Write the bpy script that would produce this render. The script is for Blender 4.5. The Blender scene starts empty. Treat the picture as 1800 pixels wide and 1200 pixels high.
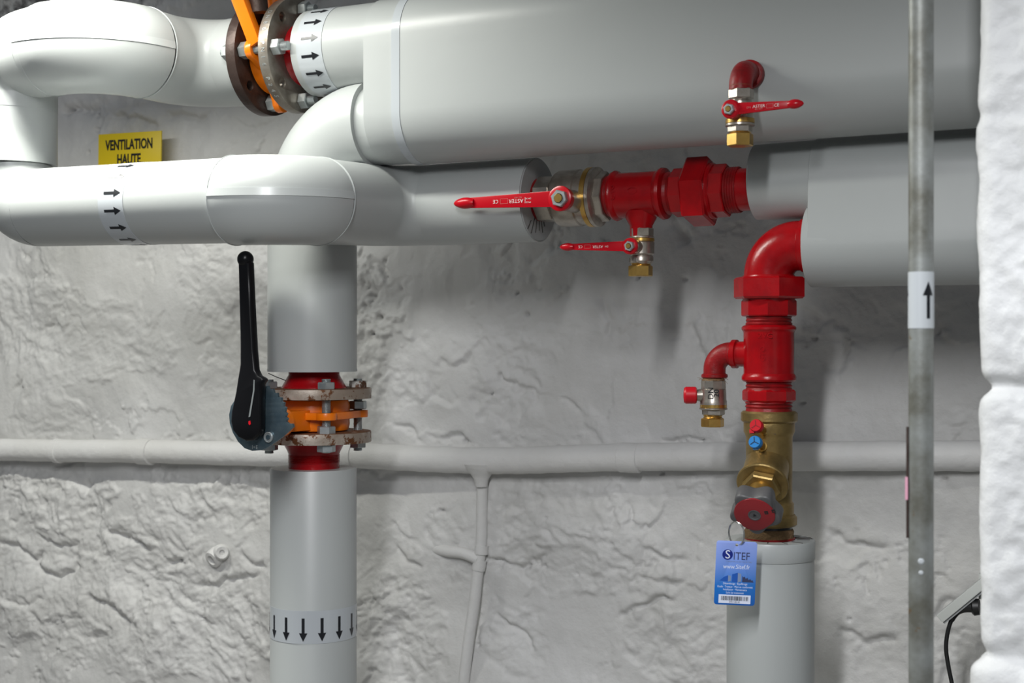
import bpy, bmesh, math, random
import numpy as np
from mathutils import Vector, Matrix

# ------------------------------------------------------------------ camera
TH = math.radians(27.0)
F = 2500.0
CZ = 1.5
CT, ST = math.cos(TH), math.sin(TH)
RIGHT = Vector((CT, ST, 0)); FWD = Vector((-ST, CT, 0)); UP = Vector((0, 0, 1))
scene = bpy.context.scene
C = scene.collection
cam_d = bpy.data.cameras.new('camera')
cam_d.sensor_width = 36.0
cam_d.lens = 50.0
cam_d.clip_start = 0.05
cam_d.dof.use_dof = True
cam_d.dof.focus_distance = 2.3
cam_d.dof.aperture_fstop = 7.0
cam = bpy.data.objects.new('camera', cam_d)
C.objects.link(cam)
cam.location = (0, 0, CZ)
cam.rotation_euler = (math.pi / 2, 0, TH)
scene.camera = cam
# ------------------------------------------------------------------ world and lamps
world = bpy.data.worlds.new('world'); scene.world = world
world.use_nodes = True
world.node_tree.nodes['Background'].inputs[0].default_value = (0.82, 0.9, 1.0, 1)
world.node_tree.nodes['Background'].inputs[1].default_value = 0.14


def lamp(name, loc, target, sx, sy, power, col=(1, 1, 1), spread=180):
    l = bpy.data.lights.new(name, 'AREA'); l.shape = 'RECTANGLE'
    l.size = sx; l.size_y = sy; l.energy = power; l.color = col
    l.spread = math.radians(spread)
    o = bpy.data.objects.new(name, l); C.objects.link(o)
    o.location = loc
    z = (Vector(loc) - Vector(target)).normalized()
    x = Vector((1, 0, 0)); x = (x - z * x.dot(z)).normalized(); y = z.cross(x)
    o.rotation_euler = Matrix((x, y, z)).transposed().to_euler()
    return o


lamp('tube_light', (-1.95, 1.60, 2.26), (-1.92, 1.38, 1.31), 1.3, 0.07, 37, (1.0, 1.0, 0.93))
lamp('room_light', (-0.30, 0.0, 2.50), (-0.47, 0.62, 1.70), 0.09, 1.1, 47, (0.97, 0.98, 1.0))
scene.view_settings.view_transform = 'Standard'
scene.view_settings.look = 'None'
scene.view_settings.gamma = 1.0
scene.view_settings.use_curve_mapping = False
scene.view_settings.exposure = 0.0
scene.render.film_transparent = False

# ------------------------------------------------------------------ measuring helpers


def P(px, py, d):
    """point on the plane y = d (parallel to the wall) seen at photo pixel px, py"""
    a = (px - 900) / F; b = (600 - py) / F
    t = d / (CT + ST * a)
    return Vector((t * (-ST + CT * a), d, CZ + t * b))


def depth(px, d):
    return d / (CT + ST * (px - 900) / F)


def S(px, d):
    return P(px, 600, d).x


# ------------------------------------------------------------------ materials
MATS = {}


def mat(name, col, rough=0.5, metal=0.0, bump=None, var=None, coat=0.0, spots=None, spec=None):
    """bump=(scale, strength, distance) var=(scale, colour2, lo, hi) spots=(scale, colour, threshold)"""
    m = bpy.data.materials.new(name); m.use_nodes = True
    nt = m.node_tree; b = nt.nodes['Principled BSDF']
    b.inputs['Base Color'].default_value = (*col, 1)
    b.inputs['Roughness'].default_value = rough
    b.inputs['Metallic'].default_value = metal
    if coat: b.inputs['Coat Weight'].default_value = coat; b.inputs['Coat Roughness'].default_value = 0.12
    if spec is not None: b.inputs['Specular IOR Level'].default_value = spec
    tc = nt.nodes.new('ShaderNodeTexCoord')
    last = None

    def noise(scale, detail=6, rough_=0.6):
        n = nt.nodes.new('ShaderNodeTexNoise'); n.inputs['Scale'].default_value = scale
        n.inputs['Detail'].default_value = detail; n.inputs['Roughness'].default_value = rough_
        nt.links.new(tc.outputs['Object'], n.inputs['Vector']); return n

    def ramp(src, lo, hi, c1, c2):
        r = nt.nodes.new('ShaderNodeValToRGB')
        r.color_ramp.elements[0].position = lo; r.color_ramp.elements[1].position = hi
        r.color_ramp.elements[0].color = (*c1, 1); r.color_ramp.elements[1].color = (*c2, 1)
        nt.links.new(src, r.inputs['Fac']); return r
    if var:
        n = noise(var[0]); r = ramp(n.outputs['Fac'], var[2], var[3], col, var[1])
        last = r.outputs['Color']
    if spots:
        n = noise(spots[0], 8, 0.7)
        r = ramp(n.outputs['Fac'], spots[2], spots[2] + 0.04, (0, 0, 0), (1, 1, 1))
        mx = nt.nodes.new('ShaderNodeMix'); mx.data_type = 'RGBA'
        nt.links.new(r.outputs['Color'], mx.inputs[0])
        if last: nt.links.new(last, mx.inputs[6])
        else: mx.inputs[6].default_value = (*col, 1)
        mx.inputs[7].default_value = (*spots[1], 1)
        last = mx.outputs[2]
    if last: nt.links.new(last, b.inputs['Base Color'])
    if bump:
        n = noise(bump[0]); bp = nt.nodes.new('ShaderNodeBump')
        bp.inputs['Strength'].default_value = bump[1]; bp.inputs['Distance'].default_value = bump[2]
        nt.links.new(n.outputs['Fac'], bp.inputs['Height']); nt.links.new(bp.outputs['Normal'], b.inputs['Normal'])
    MATS[name] = m
    return m


JACKET = mat('jacket_grey', (0.405, 0.425, 0.42), 0.38, bump=(3.5, 0.25, 0.004))
JACKET2 = mat('jacket_seam', (0.48, 0.505, 0.50), 0.28)
CAPG = mat('cap_grey', (0.34, 0.35, 0.35), 0.5)
TAPE = mat('tape_clear', (0.45, 0.48, 0.505), 0.2)
BLACK = mat('black_print', (0.008, 0.009, 0.012), 0.35)
RED = mat('red_paint', (0.36, 0.002, 0.005), 0.26, bump=(60, 0.35, 0.0015), var=(35, (0.27, 0.002, 0.005), 0.4, 0.7), spots=(140, (0.42, 0.10, 0.07), 0.74), spec=0.35)
REDD = mat('red_paint_worn', (0.27, 0.003, 0.006), 0.42, bump=(90, 0.6, 0.002), var=(45, (0.16, 0.006, 0.006), 0.4, 0.65), spots=(90, (0.25, 0.09, 0.06), 0.68), spec=0.35)
REDH = mat('red_handle', (0.46, 0.002, 0.010), 0.28, spec=0.35)
WHITEP = mat('white_print', (0.75, 0.62, 0.6), 0.5)
PINKP = mat('faded_print', (0.55, 0.16, 0.15), 0.5)
ORANGE = mat('orange_paint', (0.85, 0.19, 0.003), 0.32, bump=(50, 0.25, 0.001), spots=(160, (0.25, 0.05, 0.0), 0.76))
ZINC = mat('zinc', (0.50, 0.53, 0.53), 0.38, 0.75, bump=(120, 0.2, 0.0006), var=(50, (0.36, 0.40, 0.41), 0.4, 0.7))
ZRUST = mat('zinc_rusty', (0.42, 0.41, 0.38), 0.45, 0.6, bump=(120, 0.3, 0.0006), spots=(70, (0.12, 0.055, 0.03), 0.52))
PLATE = mat('zinc_dark', (0.085, 0.13, 0.16), 0.34, 0.7, var=(40, (0.14, 0.19, 0.215), 0.4, 0.7), bump=(80, 0.15, 0.0005))
PLATEE = mat('zinc_edge', (0.45, 0.48, 0.48), 0.35, 0.7)
FLDARK = mat('flange_dark', (0.060, 0.040, 0.034), 0.42, 0.45, bump=(80, 0.6, 0.0015), var=(22, (0.03, 0.014, 0.010), 0.4, 0.65), spots=(120, (0.22, 0.20, 0.18), 0.70))
FLSTEEL = mat('flange_steel', (0.27, 0.25, 0.22), 0.40, 0.65, bump=(70, 0.5, 0.0012), var=(20, (0.16, 0.13, 0.10), 0.4, 0.65), spots=(60, (0.20, 0.09, 0.01), 0.69))
FLRUST = mat('flange_rust', (0.48, 0.42, 0.36), 0.50, 0.35, bump=(90, 0.6, 0.0015), var=(16, (0.30, 0.24, 0.19), 0.4, 0.6), spots=(45, (0.13, 0.045, 0.012), 0.535))
FLRUSTT = mat('flange_rust_top', (0.20, 0.085, 0.03), 0.6, 0.2, bump=(90, 0.6, 0.0015), var=(25, (0.10, 0.05, 0.03), 0.4, 0.65))
NICKEL = mat('nickel', (0.46, 0.42, 0.37), 0.33, 0.85, bump=(90, 0.35, 0.0008), var=(45, (0.33, 0.295, 0.25), 0.42, 0.66))
BRASS = mat('brass', (0.62, 0.39, 0.11), 0.30, 0.9, bump=(60, 0.2, 0.0006), var=(30, (0.45, 0.28, 0.08), 0.4, 0.7))
BRASSD = mat('brass_dull', (0.36, 0.25, 0.095), 0.42, 0.75, bump=(150, 0.5, 0.0009), var=(28, (0.22, 0.155, 0.06), 0.38, 0.66), spots=(70, (0.20, 0.15, 0.10), 0.66))
LEVER = mat('black_lever', (0.005, 0.005, 0.006), 0.30, spec=0.2)
WHEELG = mat('wheel_grey', (0.085, 0.085, 0.088), 0.45, bump=(60, 0.2, 0.001))
WHEELR = mat('wheel_red', (0.26, 0.012, 0.018), 0.42, spots=(120, (0.35, 0.15, 0.14), 0.74))
CAPR = mat('cap_red', (0.50, 0.006, 0.015), 0.38, spec=0.3)
CAPB = mat('cap_blue', (0.01, 0.19, 0.52), 0.38)
HEMP = mat('hemp', (0.20, 0.12, 0.055), 0.9, bump=(200, 1.0, 0.003))
GALV = mat('galvanised', (0.25, 0.265, 0.255), 0.5, 0.3, bump=(70, 0.4, 0.001), var=(22, (0.12, 0.12, 0.10), 0.36, 0.66), spots=(30, (0.13, 0.085, 0.04), 0.66))
YELLOW = mat('sign_yellow', (0.72, 0.53, 0.005), 0.40)
LABELW = mat('label_white', (0.46, 0.49, 0.51), 0.4)
PINK = mat('label_pink', (0.65, 0.32, 0.42), 0.5)
BLACKR = mat('black_rubber', (0.012, 0.012, 0.012), 0.45)
STRIPM = mat('strip_white', (0.62, 0.64, 0.60), 0.4)
SILVER = mat('ring_steel', (0.65, 0.65, 0.62), 0.22, 1.0)
NAVY = mat('navy_print', (0.005, 0.02, 0.22), 0.35)
CARDW = mat('card_white', (0.75, 0.80, 0.95), 0.35)
CARDG = mat('card_grey', (0.22, 0.29, 0.45), 0.35)
CARDB = mat('card_blue', (0.015, 0.10, 0.45), 0.35)
CARDD = mat('card_dark', (0.04, 0.05, 0.12), 0.35)
FLOORM = mat('floor_concrete', (0.30, 0.29, 0.27), 0.7, bump=(12, 0.4, 0.01), var=(3, (0.22, 0.21, 0.2), 0.3, 0.7))
CRACK = mat('crack_dark', (0.05, 0.045, 0.04), 0.9)


def wall_mat(name, base, dirty, top_dirt):
    m = bpy.data.materials.new(name); m.use_nodes = True
    nt = m.node_tree; b = nt.nodes['Principled BSDF']; N = nt.nodes.new; L = nt.links.new
    b.inputs['Roughness'].default_value = 0.55
    tc = N('ShaderNodeTexCoord')
    n1 = N('ShaderNodeTexNoise'); n1.inputs['Scale'].default_value = 2.2; n1.inputs['Detail'].default_value = 7; n1.inputs['Roughness'].default_value = 0.62
    L(tc.outputs['Object'], n1.inputs['Vector'])
    r1 = N('ShaderNodeValToRGB'); r1.color_ramp.elements[0].position = 0.35; r1.color_ramp.elements[1].position = 0.68
    r1.color_ramp.elements[0].color = (*base, 1); r1.color_ramp.elements[1].color = (*dirty, 1)
    L(n1.outputs['Fac'], r1.inputs['Fac'])
    # specks of chipped paint
    n2 = N('ShaderNodeTexNoise'); n2.inputs['Scale'].default_value = 26; n2.inputs['Detail'].default_value = 9; n2.inputs['Roughness'].default_value = 0.72
    L(tc.outputs['Object'], n2.inputs['Vector'])
    r2 = N('ShaderNodeValToRGB'); r2.color_ramp.elements[0].position = 0.705; r2.color_ramp.elements[1].position = 0.74
    L(n2.outputs['Fac'], r2.inputs['Fac'])
    mx = N('ShaderNodeMix'); mx.data_type = 'RGBA'
    L(r2.outputs['Color'], mx.inputs[0]); L(r1.outputs['Color'], mx.inputs[6]); mx.inputs[7].default_value = (0.10, 0.09, 0.08, 1)
    last = mx.outputs[2]
    if top_dirt:
        sep = N('ShaderNodeSeparateXYZ'); L(tc.outputs['Object'], sep.inputs[0])
        n3 = N('ShaderNodeTexNoise'); n3.inputs['Scale'].default_value = 5; n3.inputs['Detail'].default_value = 10; n3.inputs['Roughness'].default_value = 0.75
        L(tc.outputs['Object'], n3.inputs['Vector'])
        ad = N('ShaderNodeMath'); ad.operation = 'MULTIPLY_ADD'; ad.inputs[1].default_value = 0.55
        L(n3.outputs['Fac'], ad.inputs[0]); L(sep.outputs['Z'], ad.inputs[2])
        mr = N('ShaderNodeMapRange'); mr.inputs['From Min'].default_value = 2.52; mr.inputs['From Max'].default_value = 2.60
        L(ad.outputs[0], mr.inputs['Value'])
        m3 = N('ShaderNodeMix'); m3.data_type = 'RGBA'; L(mr.outputs[0], m3.inputs[0]); L(last, m3.inputs[6])
        n4 = N('ShaderNodeTexNoise'); n4.inputs['Scale'].default_value = 45; n4.inputs['Detail'].default_value = 6
        L(tc.outputs['Object'], n4.inputs['Vector'])
        r4 = N('ShaderNodeValToRGB'); r4.color_ramp.elements[0].position = 0.4; r4.color_ramp.elements[1].position = 0.62
        r4.color_ramp.elements[0].color = (0.10, 0.095, 0.09, 1); r4.color_ramp.elements[1].color = (0.5, 0.5, 0.48, 1)
        L(n4.outputs['Fac'], r4.inputs['Fac']); L(r4.outputs['Color'], m3.inputs[7])
        last = m3.outputs[2]
    L(last, b.inputs['Base Color'])
    n5 = N('ShaderNodeTexNoise'); n5.inputs['Scale'].default_value = 48; n5.inputs['Detail'].default_value = 8; n5.inputs['Roughness'].default_value = 0.6
    L(tc.outputs['Object'], n5.inputs['Vector'])
    bp = N('ShaderNodeBump'); bp.inputs['Strength'].default_value = 0.6; bp.inputs['Distance'].default_value = 0.004
    L(n5.outputs['Fac'], bp.inputs['Height']); L(bp.outputs['Normal'], b.inputs['Normal'])
    return m


WALLM = wall_mat('wall_paint', (0.675, 0.672, 0.665), (0.55, 0.545, 0.525), True)
PAINTP = wall_mat('pipe_paint', (0.71, 0.708, 0.70), (0.62, 0.612, 0.59), False)
PILLM = wall_mat('pillar_paint', (0.72, 0.73, 0.735), (0.60, 0.61, 0.61), False)

# ------------------------------------------------------------------ mesh builder


class MB:
    def __init__(s): s.bm = bmesh.new()

    def lathe(s, prof, org, axis, n=48, caps=True, ref=None):
        """prof = [(t, r)] along axis"""
        z = Vector(axis).normalized()
        ref = Vector(ref) if ref else (Vector((0, 0, 1)) if abs(z.z) < 0.9 else Vector((1, 0, 0)))
        x = (ref - z * ref.dot(z)).normalized(); y = z.cross(x)
        org = Vector(org); rings = []
        for t, r in prof:
            rings.append([s.bm.verts.new(org + z * t + (x * math.cos(2 * math.pi * k / n) + y * math.sin(2 * math.pi * k / n)) * r) for k in range(n)])
        for a, b in zip(rings, rings[1:]):
            for k in range(n):
                s.bm.faces.new((a[k], a[(k + 1) % n], b[(k + 1) % n], b[k]))
        if caps:
            s.bm.faces.new(list(reversed(rings[0]))); s.bm.faces.new(rings[-1])
        return s

    def tube(s, pts, r, n=40, caps=True):
        pts = [Vector(p) for p in pts]
        rr = r if isinstance(r, (list, tuple)) else [r] * len(pts)
        T = []
        for i in range(len(pts)):
            a = pts[max(i - 1, 0)]; b = pts[min(i + 1, len(pts) - 1)]
            T.append((b - a).normalized())
        up = Vector((0, 0, 1)) if abs(T[0].z) < 0.9 else Vector((0, -1, 0))
        x = (up - T[0] * up.dot(T[0])).normalized(); rings = []
        for i, p in enumerate(pts):
            x = (x - T[i] * x.dot(T[i])).normalized(); y = T[i].cross(x)
            rings.append([s.bm.verts.new(p + (x * math.cos(2 * math.pi * k / n) + y * math.sin(2 * math.pi * k / n)) * rr[i]) for k in range(n)])
        for a, b in zip(rings, rings[1:]):
            for k in range(n): s.bm.faces.new((a[k], a[(k + 1) % n], b[(k + 1) % n], b[k]))
        if caps: s.bm.faces.new(list(reversed(rings[0]))); s.bm.faces.new(rings[-1])
        return s

    def prism(s, org, axis, r, h, n=6, rot=0.0, bev=0.0, ref=None):
        """n-gon prism from org along axis, r = corner radius, with chamfered ends"""
        z = Vector(axis).normalized()
        ref = Vector(ref) if ref else (Vector((0, 0, 1)) if abs(z.z) < 0.9 else Vector((1, 0, 0)))
        x = (ref - z * ref.dot(z)).normalized(); y = z.cross(x)
        lv = [(0, r - bev), (bev, r), (h - bev, r), (h, r - bev)] if bev else [(0, r), (h, r)]
        rings = []
        for t, q in lv:
            rings.append([s.bm.verts.new(Vector(org) + z * t + (x * math.cos(rot + 2 * math.pi * k / n) + y * math.sin(rot + 2 * math.pi * k / n)) * q) for k in range(n)])
        for a, b in zip(rings, rings[1:]):
            for k in range(n): s.bm.faces.new((a[k], a[(k + 1) % n], b[(k + 1) % n], b[k]))
        s.bm.faces.new(list(reversed(rings[0]))); s.bm.faces.new(rings[-1])
        return s

    def box(s, mn, mx, M=None):
        vs = [Vector((x, y, z)) for x in (mn[0], mx[0]) for y in (mn[1], mx[1]) for z in (mn[2], mx[2])]
        if M is not None: vs = [M @ v for v in vs]
        v = [s.bm.verts.new(p) for p in vs]
        for f in ((0, 1, 3, 2), (4, 6, 7, 5), (0, 4, 5, 1), (2, 3, 7, 6), (0, 2, 6, 4), (1, 5, 7, 3)):
            s.bm.faces.new([v[i] for i in f])
        return s

    def mesh(s, me, M):
        b2 = bmesh.new(); b2.from_mesh(me); bmesh.ops.transform(b2, matrix=M, verts=b2.verts)
        tmp = bpy.data.meshes.new('tmp'); b2.to_mesh(tmp); b2.free()
        s.bm.from_mesh(tmp); bpy.data.meshes.remove(tmp)
        return s

    def shape(s, loops, thick, M, bev=0.0):
        """2D closed loops (the later ones are holes) filled and given thickness, centred on the plane of M"""
        cu = bpy.data.curves.new('tmp', 'CURVE'); cu.dimensions = '2D'; cu.fill_mode = 'BOTH'
        for lp in loops:
            sp = cu.splines.new('POLY'); sp.points.add(len(lp) - 1)
            for q, p in zip(sp.points, lp): q.co = (p[0], p[1], 0, 1)
            sp.use_cyclic_u = True
        cu.extrude = max(thick / 2 - bev, 1e-5)
        if bev: cu.bevel_depth = bev; cu.bevel_resolution = 1; cu.offset = -bev
        ob = bpy.data.objects.new('tmp', cu)
        me = bpy.data.meshes.new_from_object(ob)
        s.mesh(me, M)
        bpy.data.objects.remove(ob); bpy.data.curves.remove(cu); bpy.data.meshes.remove(me)
        return s

    def text(s, body, size, M, sx=1.0, ext=0.0002, align='CENTER', weight=0.0):
        cu = bpy.data.curves.new('tmp', 'FONT'); cu.body = body; cu.size = size
        cu.align_x = align; cu.align_y = 'CENTER'; cu.extrude = ext; cu.offset = weight
        cu.resolution_u = 3
        ob = bpy.data.objects.new('tmp', cu)
        me = bpy.data.meshes.new_from_object(ob)
        s.mesh(me, M @ Matrix.Diagonal((sx, 1, 1, 1)))
        bpy.data.objects.remove(ob); bpy.data.curves.remove(cu); bpy.data.meshes.remove(me)
        return s

    def build(s, name, m, parent=None, label=None, angle=32, fix=True):
        off = Vector((0, 0, 0))
        if parent is not None:
            p = parent
            while p is not None: off += p.location; p = p.parent
        if fix:
            bmesh.ops.remove_doubles(s.bm, verts=s.bm.verts, dist=1e-6)
            bmesh.ops.recalc_face_normals(s.bm, faces=s.bm.faces)
        bmesh.ops.translate(s.bm, vec=-off, verts=s.bm.verts)
        me = bpy.data.meshes.new(name); s.bm.to_mesh(me); s.bm.free()
        me.polygons.foreach_set('use_smooth', [True] * len(me.polygons))
        me.set_sharp_from_angle(angle=math.radians(angle))
        me.materials.append(m)
        o = bpy.data.objects.new(name, me); C.objects.link(o)
        if parent is not None: o.parent = parent
        if label: o['label'] = label
        return o


def thing(name, label, cat, loc, group=None):
    o = bpy.data.objects.new(name, None); C.objects.link(o); o.empty_display_size = 0.05
    o.location = loc; o['label'] = label; o['category'] = cat
    if group: o['group'] = group
    return o


def tag(o, label, cat, group=None):
    o['label'] = label; o['category'] = cat
    if group: o['group'] = group
    return o


def frame(o, x, y):
    x = Vector(x).normalized(); y = Vector(y); y = (y - x * y.dot(x)).normalized(); z = x.cross(y)
    M = Matrix((x, y, z)).transposed().to_4x4(); M.translation = Vector(o)
    return M


def fillet(pts, rad, seg=14):
    """polyline with rounded corners; also returns the index range of each arc"""
    pts = [Vector(p) for p in pts]; out = [pts[0]]; arcs = []
    for i in range(1, len(pts) - 1):
        a, b, c = pts[i - 1], pts[i], pts[i + 1]; r = rad[i - 1]
        u = (a - b).normalized(); v = (c - b).normalized()
        ang = u.angle(v); t = r / math.tan(ang / 2)
        p0 = b + u * t; p1 = b + v * t
        cen = b + (u + v).normalized() * (r / math.sin(ang / 2))
        s0 = len(out); e0 = p0 - cen; e1 = p1 - cen; w = e0.angle(e1)
        for k in range(seg + 1):
            f = k / seg
            out.append(cen + (e0 * math.sin((1 - f) * w) + e1 * math.sin(f * w)) / math.sin(w))
        arcs.append((s0, len(out) - 1))
    out.append(pts[-1])
    return out, arcs


def circ(cx, cy, r, n=24, a0=0, a1=2 * math.pi, full=True):
    m = n if full else n + 1
    return [(cx + r * math.cos(a0 + (a1 - a0) * k / n), cy + r * math.sin(a0 + (a1 - a0) * k / n)) for k in range(m)]


def thread(t0, t1, r, pitch=0.002, dep=0.0009):
    """sawtooth profile points for a threaded length"""
    n = max(2, int(round((t1 - t0) / pitch))); out = []
    for k in range(n):
        a = t0 + (t1 - t0) * k / n; w = (t1 - t0) / n
        out += [(a, r - dep), (a + w * 0.5, r)]
    out.append((t1, r - dep))
    return out


def wrap_arrow(axis_pt, axis, e_front, e_side, r, t0, L, ang, width=0.0135, shaft=0.0046, head=0.40):
    """arrow lying on a cylinder; axis = its direction, ang measured from e_front towards e_side"""
    mb = MB(); axis = Vector(axis); vs = [-width / 2 + width / 2 * k / 4 for k in range(3)]
    xs = sorted(set([-width / 2, -width / 3, -shaft / 2 - 1e-5, -shaft / 2, 0, shaft / 2, shaft / 2 + 1e-5, width / 3, width / 2]))
    hb = L * (1 - head)

    def pt(v, t, rr):
        a = ang + v / r
        return Vector(axis_pt) + axis * (t0 + t) + (Vector(e_front) * math.cos(a) + Vector(e_side) * math.sin(a)) * rr
    for a, b in zip(xs, xs[1:]):
        q = []
        for v in (a, b):
            lo = 0 if abs((a + b) / 2) < shaft / 2 else hb
            hi = L - (L - hb) * abs(v) / (width / 2)
            q.append((lo, hi))
        p = [pt(a, q[0][0], r), pt(b, q[1][0], r), pt(b, q[1][1], r), pt(a, q[0][1], r)]
        try: mb.bm.faces.new([mb.bm.verts.new(x) for x in p])
        except ValueError: pass
    return mb


def capsule(circles, n=40):
    """outline of the hull around circles (y, z, r) stacked in z, as list of (y, z)"""
    (y0, z0, r0), (y1, z1, r1) = circles   # upper, lower
    out = []
    for k in range(n // 2 + 1):
        a = math.pi * k / (n // 2); out.append((y0 + r0 * math.cos(a), z0 + r0 * math.sin(a)))
    m = 6
    for k in range(1, m): out.append((y0 - r0 + (y1 - r1 - y0 + r0) * k / m, z0 + (z1 - z0) * k / m))
    for k in range(n // 2 + 1):
        a = math.pi + math.pi * k / (n // 2); out.append((y1 + r1 * math.cos(a), z1 + r1 * math.sin(a)))
    for k in range(1, m): out.append((y1 + r1 + (y0 + r0 - y1 - r1) * k / m, z1 + (z0 - z1) * k / m))
    return out


def loft_x(mb, prof, xs, bulge=None):
    """extrude a (y, z) outline along x through the positions xs; bulge = offset outwards per position"""
    cy = sum(p[0] for p in prof) / len(prof); cz = sum(p[1] for p in prof) / len(prof)
    n = len(prof); nor = []
    for i in range(n):
        a = prof[i - 1]; b = prof[(i + 1) % n]; t = Vector((b[0] - a[0], b[1] - a[1])).normalized()
        q = Vector((t.y, -t.x))
        if q.dot(Vector((prof[i][0] - cy, prof[i][1] - cz))) < 0: q = -q
        nor.append(q)
    rings = []
    for j, x in enumerate(xs):
        o = bulge[j] if bulge else 0
        rings.append([mb.bm.verts.new((x, p[0] + nor[i].x * o, p[1] + nor[i].y * o)) for i, p in enumerate(prof)])
    for a, b in zip(rings, rings[1:]):
        for k in range(n): mb.bm.faces.new((a[k], a[(k + 1) % n], b[(k + 1) % n], b[k]))
    mb.bm.faces.new(list(reversed(rings[0]))); mb.bm.faces.new(rings[-1])
    return mb


X = Vector((1, 0, 0)); Y = Vector((0, 1, 0)); Z = Vector((0, 0, 1))
FR = frame((0, 0, 0), X, Z)   # a plane facing the room (-Y)


def FRo(p):
    M = FR.copy(); M.translation = Vector(p); return M


# ------------------------------------------------------------------ noise for the rough plaster
def perlin(x, y, seed):
    rs = np.random.RandomState(seed); g = rs.rand(256, 256) * 2 * np.pi
    gx, gy = np.cos(g), np.sin(g)
    xi = np.floor(x).astype(int); yi = np.floor(y).astype(int); xf = x - xi; yf = y - yi
    u = xf ** 3 * (xf * (xf * 6 - 15) + 10); v = yf ** 3 * (yf * (yf * 6 - 15) + 10)

    def d(i, j):
        a = (xi + i) % 256; b = (yi + j) % 256
        return gx[a, b] * (xf - i) + gy[a, b] * (yf - j)
    return (d(0, 0) * (1 - u) + d(1, 0) * u) * (1 - v) + (d(0, 1) * (1 - u) + d(1, 1) * u) * v


def fbm(x, y, seed, octv=5, gain=0.5, ridge=False):
    o = 0; a = 1; f = 1
    for k in range(octv):
        n = perlin(x * f + 17.3 * k, y * f + 9.1 * k, seed + k)
        o = o + a * ((1 - np.abs(n) * 2.2) if ridge else n); a *= gain; f *= 2.03
    return o


def sstep(a, b, x):
    t = np.clip((x - a) / (b - a), 0, 1); return t * t * (3 - 2 * t)


def grid_mesh(name, xs, ys, fn):
    """fn(XX, YY) -> (N,3) positions; regular quad grid"""
    nx, ny = len(xs), len(ys); A, B = np.meshgrid(xs, ys); co = fn(A.ravel(), B.ravel())
    me = bpy.data.meshes.new(name); me.vertices.add(nx * ny); me.vertices.foreach_set('co', co.astype(np.float32).ravel())
    i = np.arange((nx - 1) * (ny - 1)); r = i // (nx - 1); c = i % (nx - 1); v = r * nx + c
    f = np.stack([v, v + 1, v + 1 + nx, v + nx], 1).ravel()
    n = len(i); me.loops.add(4 * n); me.loops.foreach_set('vertex_index', f.astype(np.int32))
    me.polygons.add(n); me.polygons.foreach_set('loop_start', (np.arange(n) * 4).astype(np.int32))
    me.polygons.foreach_set('loop_total', np.full(n, 4, np.int32)); me.polygons.foreach_set('use_smooth', np.ones(n, bool))
    me.update(); me.validate()
    return me


WD = 2.50


def patch(x, z, px, py, rx, ry, soft=0.16):
    """mask of an oval patch given by its photo centre and its half sizes in metres"""
    c = P(px, py, WD)
    w = perlin(x * 9, z * 9, 77) * 0.5 + perlin(x * 23, z * 23, 78) * 0.35 + perlin(x * 60, z * 60, 79) * 0.15
    q = np.sqrt(((x - c.x) / rx) ** 2 + ((z - c.z) / ry) ** 2) + w
    return 1 - sstep(1 - soft, 1.0, q)


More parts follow.
